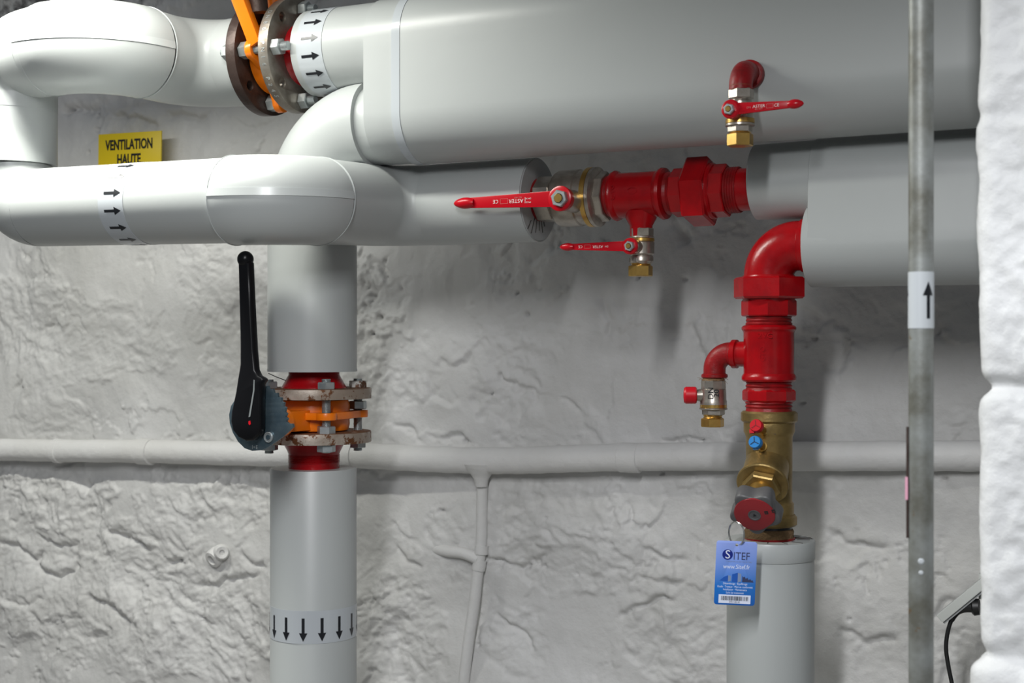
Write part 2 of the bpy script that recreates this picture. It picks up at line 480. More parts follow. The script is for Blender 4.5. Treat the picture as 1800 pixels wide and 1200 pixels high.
CRACKS = [
    # photo polyline, groove depth, groove width, lip height (side below the line stands back)
    ([(858, 980), (880, 985), (910, 1001), (928, 992), (962, 966)], .010, .0045, .006),
    ([(1092, 1082), (1118, 1066), (1150, 1056), (1166, 1046), (1178, 1060)], .012, .0045, .007),
    ([(866, 1084), (900, 1100), (924, 1124), (936, 1152)], .006, .005, .006),
    ([(765, 625), (792, 640), (812, 634), (838, 600)], .004, .004, .006),
    ([(748, 650), (752, 690), (790, 712), (806, 700)], .004, .005, -.005),
    ([(868, 660), (892, 672), (930, 684), (900, 694)], .008, .006, .006),
    ([(984, 701), (1000, 709), (1016, 724)], .009, .003, .002),
    ([(690, 958), (714, 984), (742, 996)], .006, .005, .005),
    ([(66, 972), (62, 996), (92, 1012), (122, 1004), (126, 986)], .012, .007, .008),
    ([(60, 940), (100, 962), (132, 955)], .006, .006, .006),
    ([(180, 932), (212, 944), (240, 956), (246, 968)], .012, .008, .006),
    ([(0, 955), (32, 962), (60, 985)], .008, .008, .006),
    ([(286, 992), (304, 984), (318, 992)], .010, .007, .004),
    ([(150, 1048), (180, 1060), (230, 1095)], .007, .008, .008),
    ([(0, 1050), (40, 1068), (78, 1052)], .007, .008, -.006),
    ([(330, 1026), (372, 1030), (392, 1018), (460, 1010)], .007, .006, .005),
    ([(420, 970), (440, 986), (470, 1000)], .006, .006, .005),
    ([(1130, 962), (1158, 976), (1204, 986)], .006, .005, .006),
    ([(1120, 1002), (1135, 1018), (1200, 1024)], .006, .006, .006),
    ([(105, 192), (132, 186), (150, 192), (168, 186)], .018, .010, .008),
    ([(190, 200), (232, 204), (252, 212), (280, 220)], .010, .006, .006),
    ([(286, 206), (322, 200), (348, 206), (362, 197)], .010, .007, .006),
    ([(768, 772), (786, 764), (806, 768), (824, 778)], .009, .004, .003),
    ([(1160, 772), (1190, 776), (1240, 770)], .007, .003, .002),
    ([(690, 752), (712, 750), (738, 775)], .006, .005, .004),
    ([(90, 820), (118, 812), (136, 806)], .012, .006, .004),
    ([(640, 820), (660, 838), (690, 826)], .005, .005, .004),
    ([(1360, 500), (1400, 540), (1450, 560)], .005, .008, .006),
    ([(930, 470), (960, 440), (1000, 425)], .005, .008, -.006),
    ([(1180, 380), (1200, 405), (1212, 420)], .014, .010, .008),
    ([(1210, 560), (1226, 600), (1240, 640)], .006, .006, .005),
    ([(1050, 520), (1070, 560), (1064, 590)], .007, .010, -.006),
    ([(700, 500), (716, 520), (700, 545)], .006, .006, .005),
    ([(640, 500), (660, 510), (650, 530)], .014, .010, .003),
    ([(1500, 600), (1480, 640), (1450, 660)], .005, .008, .006),
    ([(1640, 1090), (1665, 1050), (1700, 1060)], .006, .005, .005),
    ([(1450, 930), (1500, 955), (1560, 960)], .006, .006, .005),
    ([(1470, 1100), (1520, 1130), (1580, 1120)], .006, .006, .005),
]
PITS = [(160, 203, 5), (163, 226, 4), (112, 196, 8), (926, 550, 5), (908, 517, 3), (1201, 488, 5), (1124, 491, 3), (871, 661, 5), (860, 695, 3), (1430, 592, 6), (1413, 712, 4),
        (812, 776, 5), (1008, 1010, 4), (952, 994, 5), (1380, 850, 4), (841, 1136, 3), (1228, 772, 4), (1660, 840, 4), (668, 560, 9), (655, 585, 7), (640, 540, 8), (304, 984, 6), (30, 960, 6), (520, 20, 8), (1290, 630, 4), (776, 900, 6)]


def crack_h(x, z):
    h = np.zeros_like(x)
    wx = x + 0.010 * perlin(x * 30, z * 30, 301) + 0.004 * perlin(x * 90, z * 90, 303)
    wz = z + 0.010 * perlin(x * 30, z * 30, 302) + 0.004 * perlin(x * 90, z * 90, 304)
    am = 0.65 + 0.9 * np.abs(perlin(x * 25, z * 25, 305))
    for pl_, dep, w, lip in CRACKS:
        q = [P(a, b, WD) for a, b in pl_]; q = np.array([(p.x, p.z) for p in q])
        m = (x > q[:, 0].min() - .07) & (x < q[:, 0].max() + .07) & (z > q[:, 1].min() - .07) & (z < q[:, 1].max() + .07)
        if not m.any(): continue
        X_, Z_ = wx[m], wz[m]; best = np.full(X_.shape, 9.0); sgn = np.zeros(X_.shape); tt = np.zeros(X_.shape)
        n = len(q) - 1
        for k in range(n):
            a, b = q[k], q[k + 1]; d = b - a; L2 = (d ** 2).sum()
            t = np.clip(((X_ - a[0]) * d[0] + (Z_ - a[1]) * d[1]) / L2, 0, 1)
            ex = X_ - a[0] - t * d[0]; ez = Z_ - a[1] - t * d[1]; dd = np.hypot(ex, ez)
            c = dd < best; best[c] = dd[c]; sgn[c] = np.sign(d[0] * ez - d[1] * ex)[c]; tt[c] = ((k + t) / n)[c]
        endf = sstep(0, .12, tt) * sstep(1, .88, tt)
        g = -dep * np.exp(-(best / w) ** 2) * (0.35 + 0.65 * endf)
        sd = best * sgn
        g += lip * np.tanh(sd / 0.003) * np.exp(-(best / 0.030) ** 2) * endf * 0.8
        h[m] += g * am[m]
    for px, py, rr in PITS:
        c = P(px, py, WD); k = depth(px, WD) / F
        d = np.hypot(wx - c.x, (wz - c.z) * 1.3); h -= 0.016 * np.exp(-(d / (rr * k * 0.8)) ** 2)
    return h


def wall_h(x, z):
    wx = x + 0.05 * perlin(x * 5, z * 5, 3); wz = z + 0.05 * perlin(x * 5, z * 5, 4)
    h = 0.016 * fbm(wx * 2.0, wz * 2.0, 10, 3) + 0.005 * fbm(wx * 7, wz * 7, 20, 3)
    # soft stone courses
    h += 0.010 * np.tanh(3 * perlin(wx * 3.2, wz * 4.6, 31))
    # trowelled skin that breaks off into rough patches
    m = sstep(0.06, 0.13, fbm(wx * 3.4 + 4, wz * 3.4, 41, 6, 0.6))
    for (px, py, rx, ry, w) in ((110, 1010, .30, .20, 1), (300, 1080, .32, .16, 1), (60, 880, .25, .07, 1), (380, 880, .18, .06, .9), (250, 960, .2, .1, .8),
                                (660, 540, .09, .13, 1), (660, 680, .14, .05, .8), (400, 500, .12, .12, .5), (30, 560, .2, .12, .5), (200, 600, .2, .1, .4), (880, 680, .09, .12, .9), (930, 560, .13, .10, .5),
                                (980, 900, .16, .07, .8), (1000, 1000, .16, .05, .8), (1120, 960, .08, .1, .6), (780, 930, .05, .05, .8), (700, 1100, .11, .12, .9),
                                (900, 1120, .08, .1, .8), (1180, 1130, .12, .08, .8), (1530, 1000, .1, .12, .3), (1260, 680, .06, .1, .5), (1250, 600, .05, .06, .7), (1480, 560, .08, .06, .5), (1680, 1150, .07, .05, .8)):
        m = np.maximum(m * (0.75), w * patch(x, z, px, py, rx, ry)) if w == 1 else np.maximum(m, w * patch(x, z, px, py, rx, ry))
    for (px, py, rx, ry) in ((1130, 700, .2, .1), (760, 480, .12, .12), (1100, 540, .1, .1), (1120, 820, .3, .05), (350, 730, .2, .05), (760, 760, .15, .05), (1560, 900, .12, .2), (1560, 680, .15, .08)):
        m = m * (1 - 0.9 * patch(x, z, px, py, rx, ry))
    left = 0.75 + 0.45 * sstep(-1.2, -2.0, x)
    vx = wx + 0.022 * perlin(x * 17, z * 17, 5); vz = wz + 0.022 * perlin(x * 17, z * 17, 6)
    t1 = fbm(vx * 6 + 3, vz * 7, 51, 6, 0.58)
    q = t1 * 5.5; fr = q - np.floor(q)
    terr = (np.floor(q) + sstep(0.0, 0.30, fr)) / 5.5
    rough = 0.018 * (0.4 * t1 + 0.6 * terr) + 0.0060 * fbm(vx * 30, vz * 30, 61, 5, 0.65) + 0.004 * fbm(vx * 15, vz * 22, 65, 4, 0.55, True)
    h += m * (rough * left - 0.005)
    h += (1 - m) * (0.0018 * fbm(wx * 16, wz * 8, 71, 6, 0.6) + 0.0022 * np.abs(fbm(wx * 7, wz * 5 + 3, 74, 4, 0.6)))
    # cracks and folded lips of plaster, broken up so that none runs far
    brk = sstep(0.02, 0.22, perlin(x * 7 + 2, z * 8, 95))
    f1 = fbm(vx * 2.6 + 9, vz * 3.6 + 2, 81, 6, 0.58)
    gate = sstep(0.0, 0.2, perlin(x * 3 + 5, z * 3, 91)) * (0.15 + 0.85 * brk)
    h += gate * (0.0028 * np.tanh(f1 * 30) - 0.0045 * np.exp(-(f1 * 75) ** 2))
    f2 = fbm(vx * 4.6 + 1, vz * 4.6 + 7, 101, 6, 0.6)
    g2 = sstep(0.0, 0.25, perlin(x * 5 + 1, z * 5 + 3, 111))
    h += g2 * (0.0020 * np.tanh(f2 * 40) - 0.002 * np.exp(-(f2 * 80) ** 2))
    # small pits
    p = perlin(x * 42, z * 42, 121) * perlin(x * 9 + 4, z * 9, 122); h -= 0.012 * sstep(0.22, 0.27, p)
    h += crack_h(x, z)
    # vertical trowel drags
    h += 0.0018 * (1 - m) * fbm(vx * 20, vz * 4, 131, 4) * sstep(1.40, 1.5, z)
    # keep the seat of the painted pipe calmer
    zc = P(900, 800, WD).z
    return h


def wall_xyz(x, z):
    h = wall_h(x, z)
    return np.stack([x, WD + 0.008 - h, z], 1)


# ================================================================== THE SETTING
xs = np.concatenate([np.linspace(-5.5, -2.95, 40)[:-1], np.arange(-2.95, 0.35, 0.0034), np.linspace(0.36, 1.6, 30)])
zs = np.concatenate([np.linspace(-0.02, 0.55, 20)[:-1], np.arange(0.55, 2.45, 0.0034), np.linspace(2.46, 3.2, 15)])
me = grid_mesh('wall_back', xs, zs, wall_xyz)
wall = bpy.data.objects.new('wall_back', me); C.objects.link(wall); me.materials.append(WALLM)
wall['kind'] = 'structure'; wall['label'] = 'rough stone basement wall under thick white paint'

fl = MB().box((-5.5, -2.5, -0.06), (1.6, 2.56, 0.0)).build('floor', FLOORM)
fl['kind'] = 'structure'; fl['label'] = 'concrete basement floor'

bm_ = MB().box((-1.20, 1.10, 2.12), (1.55, 1.30, 2.55)).build('light_blocker', FLOORM)  # added out of view, only to keep room light off the big top jacket
bm_['kind'] = 'structure'; bm_['label'] = 'unseen block added to shade the right part of the big top jacket'
# the near block wall on the right
PD = 1.62
JZ = [P(1750, y, PD).z for y in (-270, 200, 683, 1158, 1630)]
pl_edge = S(1719, PD)


def pillar_xyz(u, z):
    # u < 0 side face going back, u > 0 front face going right, rounded corner
    rc = 0.018
    T = 0.20
    front = u > rc; back = u < -T; side = (u < -rc) & ~back
    ang = np.clip((u + rc) / (2 * rc), 0, 1) * math.pi / 2
    x = np.where(front, u, np.where(back, -u - T, np.where(side, 0, rc - rc * np.cos(ang))))
    y = np.where(front, 0, np.where(back, T, np.where(side, -u, rc - rc * np.sin(ang))))
    nx = np.where(front | back, 0, np.where(side, -1, -np.cos(ang))); ny = np.where(front, -1, np.where(back, 1, np.where(side, 0, -np.sin(ang))))
    wz = z + 0.006 * perlin(u * 8, z * 8, 5)
    h = 0.008 * fbm(u * 5 + 3, z * 5, 200, 4) + 0.011 * fbm(u * 30, z * 30, 210, 5, 0.6) * sstep(-0.02, 0.10, u) + 0.001 * fbm(u * 60, z * 60, 215, 3)
    for j, ja in zip(JZ, (.3, .35, 1, .8, .8)):
        dd = (wz - j - 0.012 * (u > 0) * u * 3)
        h -= 0.012 * ja * np.exp(-(dd / 0.010) ** 2)
        h += 0.006 * np.exp(-((dd + 0.03) / 0.02) ** 2) * perlin(u * 20, z * 0 + 3, 8)
    h += 0.006 * perlin(z * 0 + 2.5, z * 4.2, 220)
    h += 0.010 * (sstep(JZ[3] + .01, JZ[3] - .01, z))
    return np.stack([pl_edge + x + nx * h, PD + y + ny * h, z], 1)


us = np.concatenate([np.linspace(-1.3, -0.205, 12), np.linspace(-0.2, -0.15, 5)[:-1], np.arange(-0.15, 0.50, 0.004), np.linspace(0.51, 1.2, 12)])
zz = np.concatenate([np.linspace(0, 0.9, 12)[:-1], np.arange(0.9, 2.15, 0.004), np.linspace(2.16, 3.2, 12)])
me = grid_mesh('wall_right', us, zz, pillar_xyz)
o = bpy.data.objects.new('wall_right', me); C.objects.link(o); me.materials.append(PILLM)
o['kind'] = 'structure'; o['label'] = 'near white painted block wall end at the right edge'

# ================================================================== PIPES
# measured planes (distance of each run from the camera's standing plane, parallel to the wall)
D1, R1 = 1.82, 0.0695       # left loop
D2 = 2.07                   # valve plane of the left riser and of the upper run
D4, R4 = 2.155, 0.0695      # run with the red fittings
RU = 0.0775


def zat(px, py, d): return P(px, py, d).z


D0 = 1.86
sV0 = S(22, D0)
zP4 = CZ + 0.2385
zU = CZ + 0.505
# ---------------- lower left loop: riser, elbow, straight run, jog, run to the ball valve
root = thing('insulated_pipe', 'long grey insulated pipe with a ring of arrows, passing below the yellow sign', 'pipe', (sV0, D1, zP4))
zL, zR = CZ + 0.2375, CZ + 0.2235
sj = -1.33
pts, arcs = fillet([(sV0, D0, zU - 0.24), (sV0, D0, zL), (sj, D1, zR), (sj, D4, zP4), (S(913, D4 - R4), D4, zP4)], [0.075, 0.09, 0.088], 16)
a0, a1, a2 = arcs
MB().tube([(sV0, D0, zU - 0.07), pts[a0[0]] + Z * 0.004], RU - 0.0005, 64).build('riser_jacket', JACKET, root)
MB().tube(pts[a0[0]:a0[1] + 1], R1 - 0.0012, 64).build('elbow_jacket', JACKET, root)
MB().tube([pts[a0[1]], pts[a1[0]]], R1 - 0.0012, 64).build('run_jacket', JACKET, root)
eb = MB().tube(pts[a1[0] - 0:a1[1] + 1], R1 + 0.0022, 64).build('elbow_jacket', JACKET, root)
MB().tube(pts[a1[1]:a2[1] + 1], R1 + 0.0005, 64).build('elbow_jacket', JACKET, root)
MB().tube([pts[a2[1]] - X * 0.004, pts[-1]], R1 + 0.0012, 64).build('run_jacket', JACKET, root)
# the raised long seam on the jog's elbow: strip following the outer side
arc = pts[a1[0]:a1[1] + 1]


def seam_strip(arc, r, ang, w, name, m, parent, out=Vector((0, -1, 0)), h=0.0012):
    mb = MB(); prev = None
    for i, p in enumerate(arc):
        t = (arc[min(i + 1, len(arc) - 1)] - arc[max(i - 1, 0)]).normalized()
        e = (Vector((t.y, -t.x, 0))).normalized()
        ring = []
        for (da, dr) in ((-w / 2, -0.001), (-w / 2, h), (w / 2, h * 0.8), (w / 2, -0.001)):
            a = ang + da / r
            ring.append(mb.bm.verts.new(p + (e * math.cos(a) + Z * math.sin(a)) * (r + dr)))
        if prev:
            for k in range(3): mb.bm.faces.new((prev[k], prev[k + 1], ring[k + 1], ring[k]))
        prev = ring
    return mb.build(name, m, parent, angle=20)


seam_strip(arc, R1 + 0.0022, math.radians(5), 0.012, 'seam_strip', JACKET2, eb)
# thin bead rings at the jacket joints
for (p, q) in ((pts[a1[0]], pts[a1[0]] + (pts[a1[0]] - pts[a1[0] + 1]).normalized() * 0.0012), (pts[a1[1]], pts[a1[1]] + Y * 0.0012)):
    MB().tube([p, q], R1 + 0.0032, 64).build('joint_bead', JACKET2, root)
MB().lathe([(0, R1 * 0.99), (0.0025, R1 * 0.985)], pts[-1] - X * 0.0005, X, 64).build('end_cap', CAPG, root, 'flat darker grey end disc')
for k, (a, l0, l1) in enumerate([(-118, .031, .066), (-104, .033, .058), (-90, .034, .052), (-76, .036, .056), (-64, .034, .048), (-130, .048, .068)]):
    a = math.radians(a); e = Vector((0, math.cos(a), math.sin(a))); e2 = X.cross(e)
    c = pts[-1] + X * 0.0022; w = 0.0005
    MB().box((0, -w, -0.0002), (l1 - l0, w, 0.0006), frame(c + e * l0, e, e2)).build('slit', CRACK, root)
# flow label of the straight run
s0 = S(183, 1.783); s1 = S(229, 1.783)
RL = R1 - 0.0012
fl_ = lambda s: Vector((s, D0 + (D1 - D0) * (s - sV0) / (sj - sV0), zL + (zR - zL) * (s - sV0) / (sj - sV0)))
lab = MB().lathe([(0, RL + 0.0002), (0.0, RL + 0.0006), (s1 - s0, RL + 0.0006), (s1 - s0, RL + 0.0002)],
                 fl_(s0), Vector((sj - sV0, D1 - D0, zR - zL)), 64, caps=False).build('flow_label', TAPE, root, 'clear tape band with arrows')
ax = Vector((sj - sV0, D1 - D0, zR - zL)).normalized()
sa = S(190, 1.783)
for k in range(-3, 5):
    ang = math.radians(-14.5 + 24.6 * k)
    wrap_arrow(fl_(sa), ax, -Y, Z, RL + 0.0012, 0, S(221, 1.783) - sa, ang).build('arrow', BLACK, lab)

# ---------------- upper left loop to the first butterfly valve
root = thing('insulated_pipe', 'white topmost left insulated pipe bend curving back to the dark brown flange', 'pipe', (sV0, D1, zU))
sq = -1.706
DU = 1.80
pts, arcs = fillet([(sV0, D0, zU - 0.14), (sV0, D0, zU), (sq, DU, zU), (sq, D2, zU), (S(462, D2), D2, zU)], [0.07, 0.095, 0.095], 16)
a0, a1, a2 = arcs
MB().tube([pts[0] + Z * 0.045] + pts[a0[0]:a0[1] + 1], RU, 64).build('elbow_jacket', JACKET, root)
MB().tube([pts[a0[1]], pts[a1[0]]], RU, 64).build('run_jacket', JACKET, root)
eb = MB().tube(pts[a1[0]:a1[1] + 1], RU + 0.0022, 64).build('elbow_jacket', JACKET, root)
MB().tube(pts[a1[1]:a2[1] + 1], RU + 0.0006, 64).build('elbow_jacket', JACKET, root)
MB().tube([pts[a2[1]] - X * 0.004, pts[-1]], RU + 0.0012, 64).build('run_jacket', JACKET, root)
seam_strip(pts[a1[0]:a1[1] + 1], RU + 0.0022, math.radians(3), 0.012, 'seam_strip', JACKET2, eb)
for (p, q) in ((pts[a1[0]], pts[a1[0]] - X * 0.0012), (pts[a1[1]], pts[a1[1]] + Y * 0.0012)):
    MB().tube([p, q], RU + 0.0032, 64).build('joint_bead', JACKET2, root)
pR = Vector((S(404, D2 - RU), D2 - RU - 0.0005, zU + 0.004))
MB().lathe([(0, 0.004), (0.003, 0.0035), (0.007, 0.0012), (0.008, 0)], pR, -Y, 16, caps=False).build('rivet', ZINC, root)

# ---------------- the big twin jacket at the top with the arrow stub
zD = CZ + 0.379
sH = S(638, D2 - RU)
root = thing('insulated_pipe', 'huge grey twin pipe jacket at the top, widest of all, arrows on its left stub', 'pipe', (sH, D2, zU))
sE = S(507, D2 - RU)
MB().lathe([(0, RU - 0.0045), (0.0008, RU - 0.003), (sH - sE + 0.03, RU - 0.003)], (sE, D2, zU), X, 72).build('stub_jacket', JACKET, root)
prof = capsule([(D2, zU, RU), (D2, zD, RU)], 64)
xsL = [sH, sH + 0.0006, S(703, D2 - RU)]
loft_x(MB(), prof, xsL, [-0.001, 0, 0]).build('twin_jacket', JACKET, root)
xa = S(698, D2 - RU); xb = S(1900, D2) + 0.2
loft_x(MB(), prof, [xa, xa + 0.0008, xb], [0.0012, 0.0022, 0.0022]).build('twin_jacket', JACKET, root)
xa2 = xa - 0.010
loft_x(MB(), prof, [xa2, xa2 + 0.0003, xa2 + 0.016, xa2 + 0.0163], [0.0005, 0.0030, 0.0030, 0.0005]).build('joint_tape', TAPE, root, 'glossy tape over the joint')
s0 = S(519, D2 - RU); s1 = S(563, D2 - RU)
lab = MB().lathe([(0, RU - 0.0029), (0, RU - 0.0022), (s1 - s0, RU - 0.0022), (s1 - s0, RU - 0.0029)], (s0, D2, zU), X, 72, caps=False).build('flow_label', TAPE, root, 'clear tape band with arrows')
sa = S(527, D2 - RU)
for k in range(-3, 5):
    wrap_arrow((sa, D2, zU), X, -Y, Z, RU - 0.0016, 0, S(558, D2 - RU) - sa, math.radians(-15.5 + 23.2 * k)).build('arrow', BLACK, lab)

# ---------------- left riser above the lever valve, with its elbow into the big jacket
sV1 = S(549, D2)
zb = zat(549, 652, D2)
root = thing('insulated_pipe', 'grey insulated riser between the lever valve and the big twin jacket', 'pipe', (sV1, D2, zb))
pts, arcs = fillet([(sV1, D2, zb), (sV1, D2, CZ + 0.370), (S(760, D2), D2, CZ + 0.370)], [0.13], 18)
MB().tube([pts[0], pts[1]], RU + 0.0005, 64).build('riser_jacket', JACKET, root)
MB().tube([pts[1] + Z * 0.001] + pts[2:arcs[0][1] + 1], RU - 0.0012, 64).build('elbow_jacket', JACKET, root)
MB().tube([pts[arcs[0][1]] - X * 0.006, pts[-1]], RU - 0.010, 64).build('run_jacket', JACKET, root)
MB().lathe([(0, RU + 0.0011), (0.0045, RU + 0.0011), (0.0046, RU)], pts[0] - Z * 0.0005, Z, 64).build('rim_band', JACKET, root)

# ---------------- left riser below the lever valve
sW = S(551, D2)
zt = zat(551, 822, D2)
root = thing('insulated_pipe', 'grey insulated riser below the lever valve, ring of black arrows pointing down', 'pipe', (sW, D2, 0))
MB().lathe([(0, 0.0755), (zt - 0.002, 0.0755), (zt, 0.0745)], (sW, D2, 0), Z, 72).build('riser_jacket', JACKET, root)
zl0, zl1 = zat(551, 1134, D2 - .072), zat(551, 1076, D2 - .072)
lab = MB().lathe([(0, 0.0756), (0, 0.0761), (zl1 - zl0, 0.0761), (zl1 - zl0, 0.0756)], (sW, D2, zl0), Z, 72, caps=False).build('flow_label', TAPE, root, 'clear tape band with arrows')
ef = Vector((-sW, -D2, 0)).normalized(); es = Z.cross(ef)
za, zz1 = zat(551, 1089, D2 - .072), zat(551, 1130, D2 - .072)
for k in range(-4, 5):
    wrap_arrow((sW, D2, za - (zt * 0)), -Z, ef, -es, 0.0766, 0, za - zz1, math.radians(-11 + 24.2 * k), width=0.0145, shaft=0.0052, head=0.36).build('arrow', BLACK, lab)

# ---------------- right riser under the brass valve
D5 = 2.14
sV2 = S(1354, D5); zt2 = zat(1354, 948, D5)
k2 = depth(1354, D5) / F
root = thing('insulated_pipe', 'grey insulated riser under the brass valve, behind the blue tag', 'pipe', (sV2, D5, 0))
MB().lathe([(0, 76 * k2), (zt2 - 27 * k2, 76 * k2)], (sV2, D5, 0), Z, 72).build('riser_jacket', JACKET, root)
MB().lathe([(0, 76.9 * k2), (0.001, 77.6 * k2), (27 * k2 + 0.003, 77.6 * k2), (27 * k2 + 0.005, 76.5 * k2)], (sV2, D5, zt2 - 27 * k2 - 0.004), Z, 72).build('end_cap', JACKET, root, 'shallow cap band at the top of the riser')
for a, l0, l1, w in ((5, .036, .066, .0009), (12, .038, .067, .0007), (20, .040, .064, .0006), (-2, .038, .066, .0008), (-12, .040, .06, .0006), (-50, .042, .063, .0006), (-75, .042, .060, .0005), (-105, .042, .052, .0008)):
    e = RIGHT * math.cos(math.radians(a)) + FWD * math.sin(math.radians(a))
    MB().box((l0, -w, 0.0), (l1, w, 0.0008), frame((sV2, D5, zt2 + 0.0008), e, Z.cross(e))).build('slit', CRACK, root)

# ---------------- twin jacket on the right
RH = 0.0625
zA, zB = CZ + 0.2475, CZ + 0.1465
sT = S(1420, D4 - RH)
root = thing('insulated_pipe', 'grey double jacket on the right taking in both red fitting lines', 'pipe', (sT, D4, zA))
prof = capsule([(D4, zA, RH), (D4 - 0.006, zB, RH + 0.001)], 64)
loft_x(MB(), prof, [sT, sT + 0.0008, S(1900, D4) + 0.2], [-0.0015, 0, 0.002]).build('twin_jacket', JACKET, root)
s3 = S(1311, D4 - 0.0575)
MB().lathe([(0, 0.057), (0.0008, 0.0585), (sT - s3 + 0.03, 0.0605)], (s3, D4, zA + 0.001), X, 72).build('stub_jacket', JACKET, root)
s4 = S(1409, D4 - RH)
MB().lathe([(0, 0.0625), (0.0008, 0.0635), (sT - s4 + 0.03, 0.0635)], (s4, D4 - 0.006, zB), X, 72).build('end_cap', JACKET, root, 'round end collar behind the red elbow')

# ================================================================== FLANGES AND BUTTERFLY VALVES
def flange(name_label, c, axis, ref, th, body_m, neck, neck_m, group, face_m=None, R=0.1005):
    """c = centre of the face nearest the valve; axis points away from the valve. neck = [(t, r)]"""
    axis = Vector(axis); root = thing('pipe_flange', name_label, 'flange', Vector(c), group)
    e1 = Vector(ref); e2 = axis.cross(e1)
    holes = []
    for k in range(8):
        a = math.radians(k * 45); holes.append(circ(0.08 * math.cos(a), 0.08 * math.sin(a), 0.0088, 20))
    M = frame(Vector(c) + axis * th / 2, e1, e2)
    MB().shape([circ(0, 0, R, 96)] + [circ(0, 0, 0.0445, 48)] + holes, th, M, bev=0.0008).build('disc', body_m, root)
    if face_m:
        MB().shape([circ(0, 0, R - 0.0015, 96)] + [circ(0, 0, 0.0445, 48)] + [[(x * 1.0, y) for x, y in h] for h in holes], 0.0006, frame(Vector(c) + axis * (th + 0.0003 if axis.z > -0.5 else -0.0003), e1, e2)).build('rust_face', face_m, root)
    MB().lathe(neck, Vector(c), axis, 56).build('neck', neck_m, root, 'red painted weld neck' if neck_m in (RED, REDD) else None)
    return root


def bolt(parent, p0, axis, L, nuts, m=ZINC, nm=None, r=0.008, rn=0.0150, seed=0):
    """threaded stud from p0 along axis with nuts [(t, height)]"""
    axis = Vector(axis)
    st = MB().lathe(thread(0, L, r, 0.002, 0.0009), p0, axis, 20).build('stud', m, parent)
    for j, (t, h) in enumerate(nuts):
        MB().prism(Vector(p0) + axis * t, axis, rn, h, 6, rot=(seed + j) * 0.37, bev=0.0012).build('nut', nm[j] if nm else m, st)
    return st


# --- horizontal butterfly valve (upper run)
sF1 = S(458, D2); sF1b = sF1 + 0.020
sF2 = S(514, D2); sF2b = sF2 + 0.020
cA = Vector((sF1b, D2, zU)); cB = Vector((sF2, D2, zU))
GF = 'steel flanges at the butterfly valves'
flange('dark brown round pipe flange at the left of the upper orange valve', cA, -X, -Y, 0.020, FLDARK, [(0, 0.05), (0.03, 0.05)], FLDARK, GF)
flange('worn steel pipe flange between the upper orange valve and the arrow band', cB, X, -Y, 0.020, FLSTEEL, [(0, 0.054), (0.0205, 0.054), (0.028, 0.049), (0.05, 0.0445)], RED, GF)
fr_ = [o for o in C.objects if o.name.startswith('pipe_flange')][-1]
for k, ch in enumerate('DN80 PN16 P245'):
    if ch == ' ': continue
    a = math.radians(38 - 7.0 * k); e = -Y * math.cos(a) + Z * math.sin(a); t_ = -(Y * math.sin(a) + Z * math.cos(a))
    MB().text(ch, 0.0115, frame(cB + X * 0.010 + e * 0.1005, t_, X), 0.9, 0.0005).build('stamped_letter', ZINC, fr_)
root = thing('butterfly_valve', 'orange butterfly valve at the top, clamped between dark and steel flanges', 'valve', (sF1b, D2, zU))
gap = sF2 - sF1b
MB().lathe([(0.0, 0.058), (0.003, 0.064), (gap - 0.003, 0.064), (gap, 0.058)], (sF1b, D2, zU), X, 64).build('body', ORANGE, root)


def lug_plate(root, c, axis, e1, th, m, Rl=0.080, rl=0.018, waist=0.0625, arms=(0, 90, 180, 270)):
    """flat plate around the body with a bored lug at every stud"""
    e1 = Vector(e1); e2 = Vector(axis).cross(e1)
    out = []
    for k, a in enumerate(arms):
        a = math.radians(a)
        for q in range(-4, 5):
            b = a + math.radians(q * 22.5)
            out.append((Rl * math.cos(a) + rl * math.cos(b), Rl * math.sin(a) + rl * math.sin(b)))
        a2 = math.radians(arms[k] + 45)
        for q in (-14, 0, 14):
            b = a2 + math.radians(q); out.append((waist * math.cos(b), waist * math.sin(b)))
    holes = [circ(Rl * math.cos(math.radians(a)), Rl * math.sin(math.radians(a)), 0.0098, 20) for a in arms]
    MB().shape([out] + holes + [circ(0, 0, 0.055, 40)], th, frame(c, e1, e2), bev=0.001).build('lug_plate', m, root)


lug_plate(root, (sF1b + gap * 0.50, D2, zU), X, -Y, 0.013, ORANGE)
# neck rising towards the lever above the frame
nk = Vector((sF1b + gap * 0.48, D2 - 0.066, zU + 0.016))
dirn = (P(418, -20, D2 - 0.10) - P(452, 70, D2 - 0.085)).normalized()
base = P(449, 72, D2 - 0.088)
sd = dirn.cross(-Y).normalized()
MB().shape([[(-0.008, -0.011), (-0.005, 0.012), (0.26, 0.013), (0.26, -0.013)]], 0.018, frame(base, dirn, sd), bev=0.0015).build('neck_arm', ORANGE, root)
MB().lathe([(0, 0.022), (0.06, 0.022), (0.062, 0.026), (0.20, 0.026)], (sF1b + gap * 0.5, D2 - 0.01, zU + 0.062), (Vector((-0.12, -0.1, 1))).normalized(), 24).build('neck', ORANGE, root)
MB().lathe([(0, 0.016), (0.20, 0.016)], P(456, 22, D2 - 0.075), Vector((-0.05, -0.1, 1)).normalized(), 20).build('shaft', FLDARK, root)
for k in range(4):
    a = math.radians(90 * k)
    e = -Y * math.cos(a) + Z * math.sin(a)
    p0 = Vector((sF1 - 0.022, D2, zU)) + e * 0.08
    Lb = (sF2b - sF1) + 0.052
    bolt(root, p0, X, Lb, [(0.006, 0.0155), (0.022 + 0.0206, 0.016), (Lb - 0.030, 0.016)], seed=k)

# --- vertical butterfly valve with the black lever
sC = S(552, D2); cx = Vector((sC, D2, 0))
zf1t, zf1b, zf2t, zf2b = (zat(552, y, D2) for y in (682, 699.5, 757.5, 776))
kk = depth(552, D2) / F
a_s = math.radians(15)
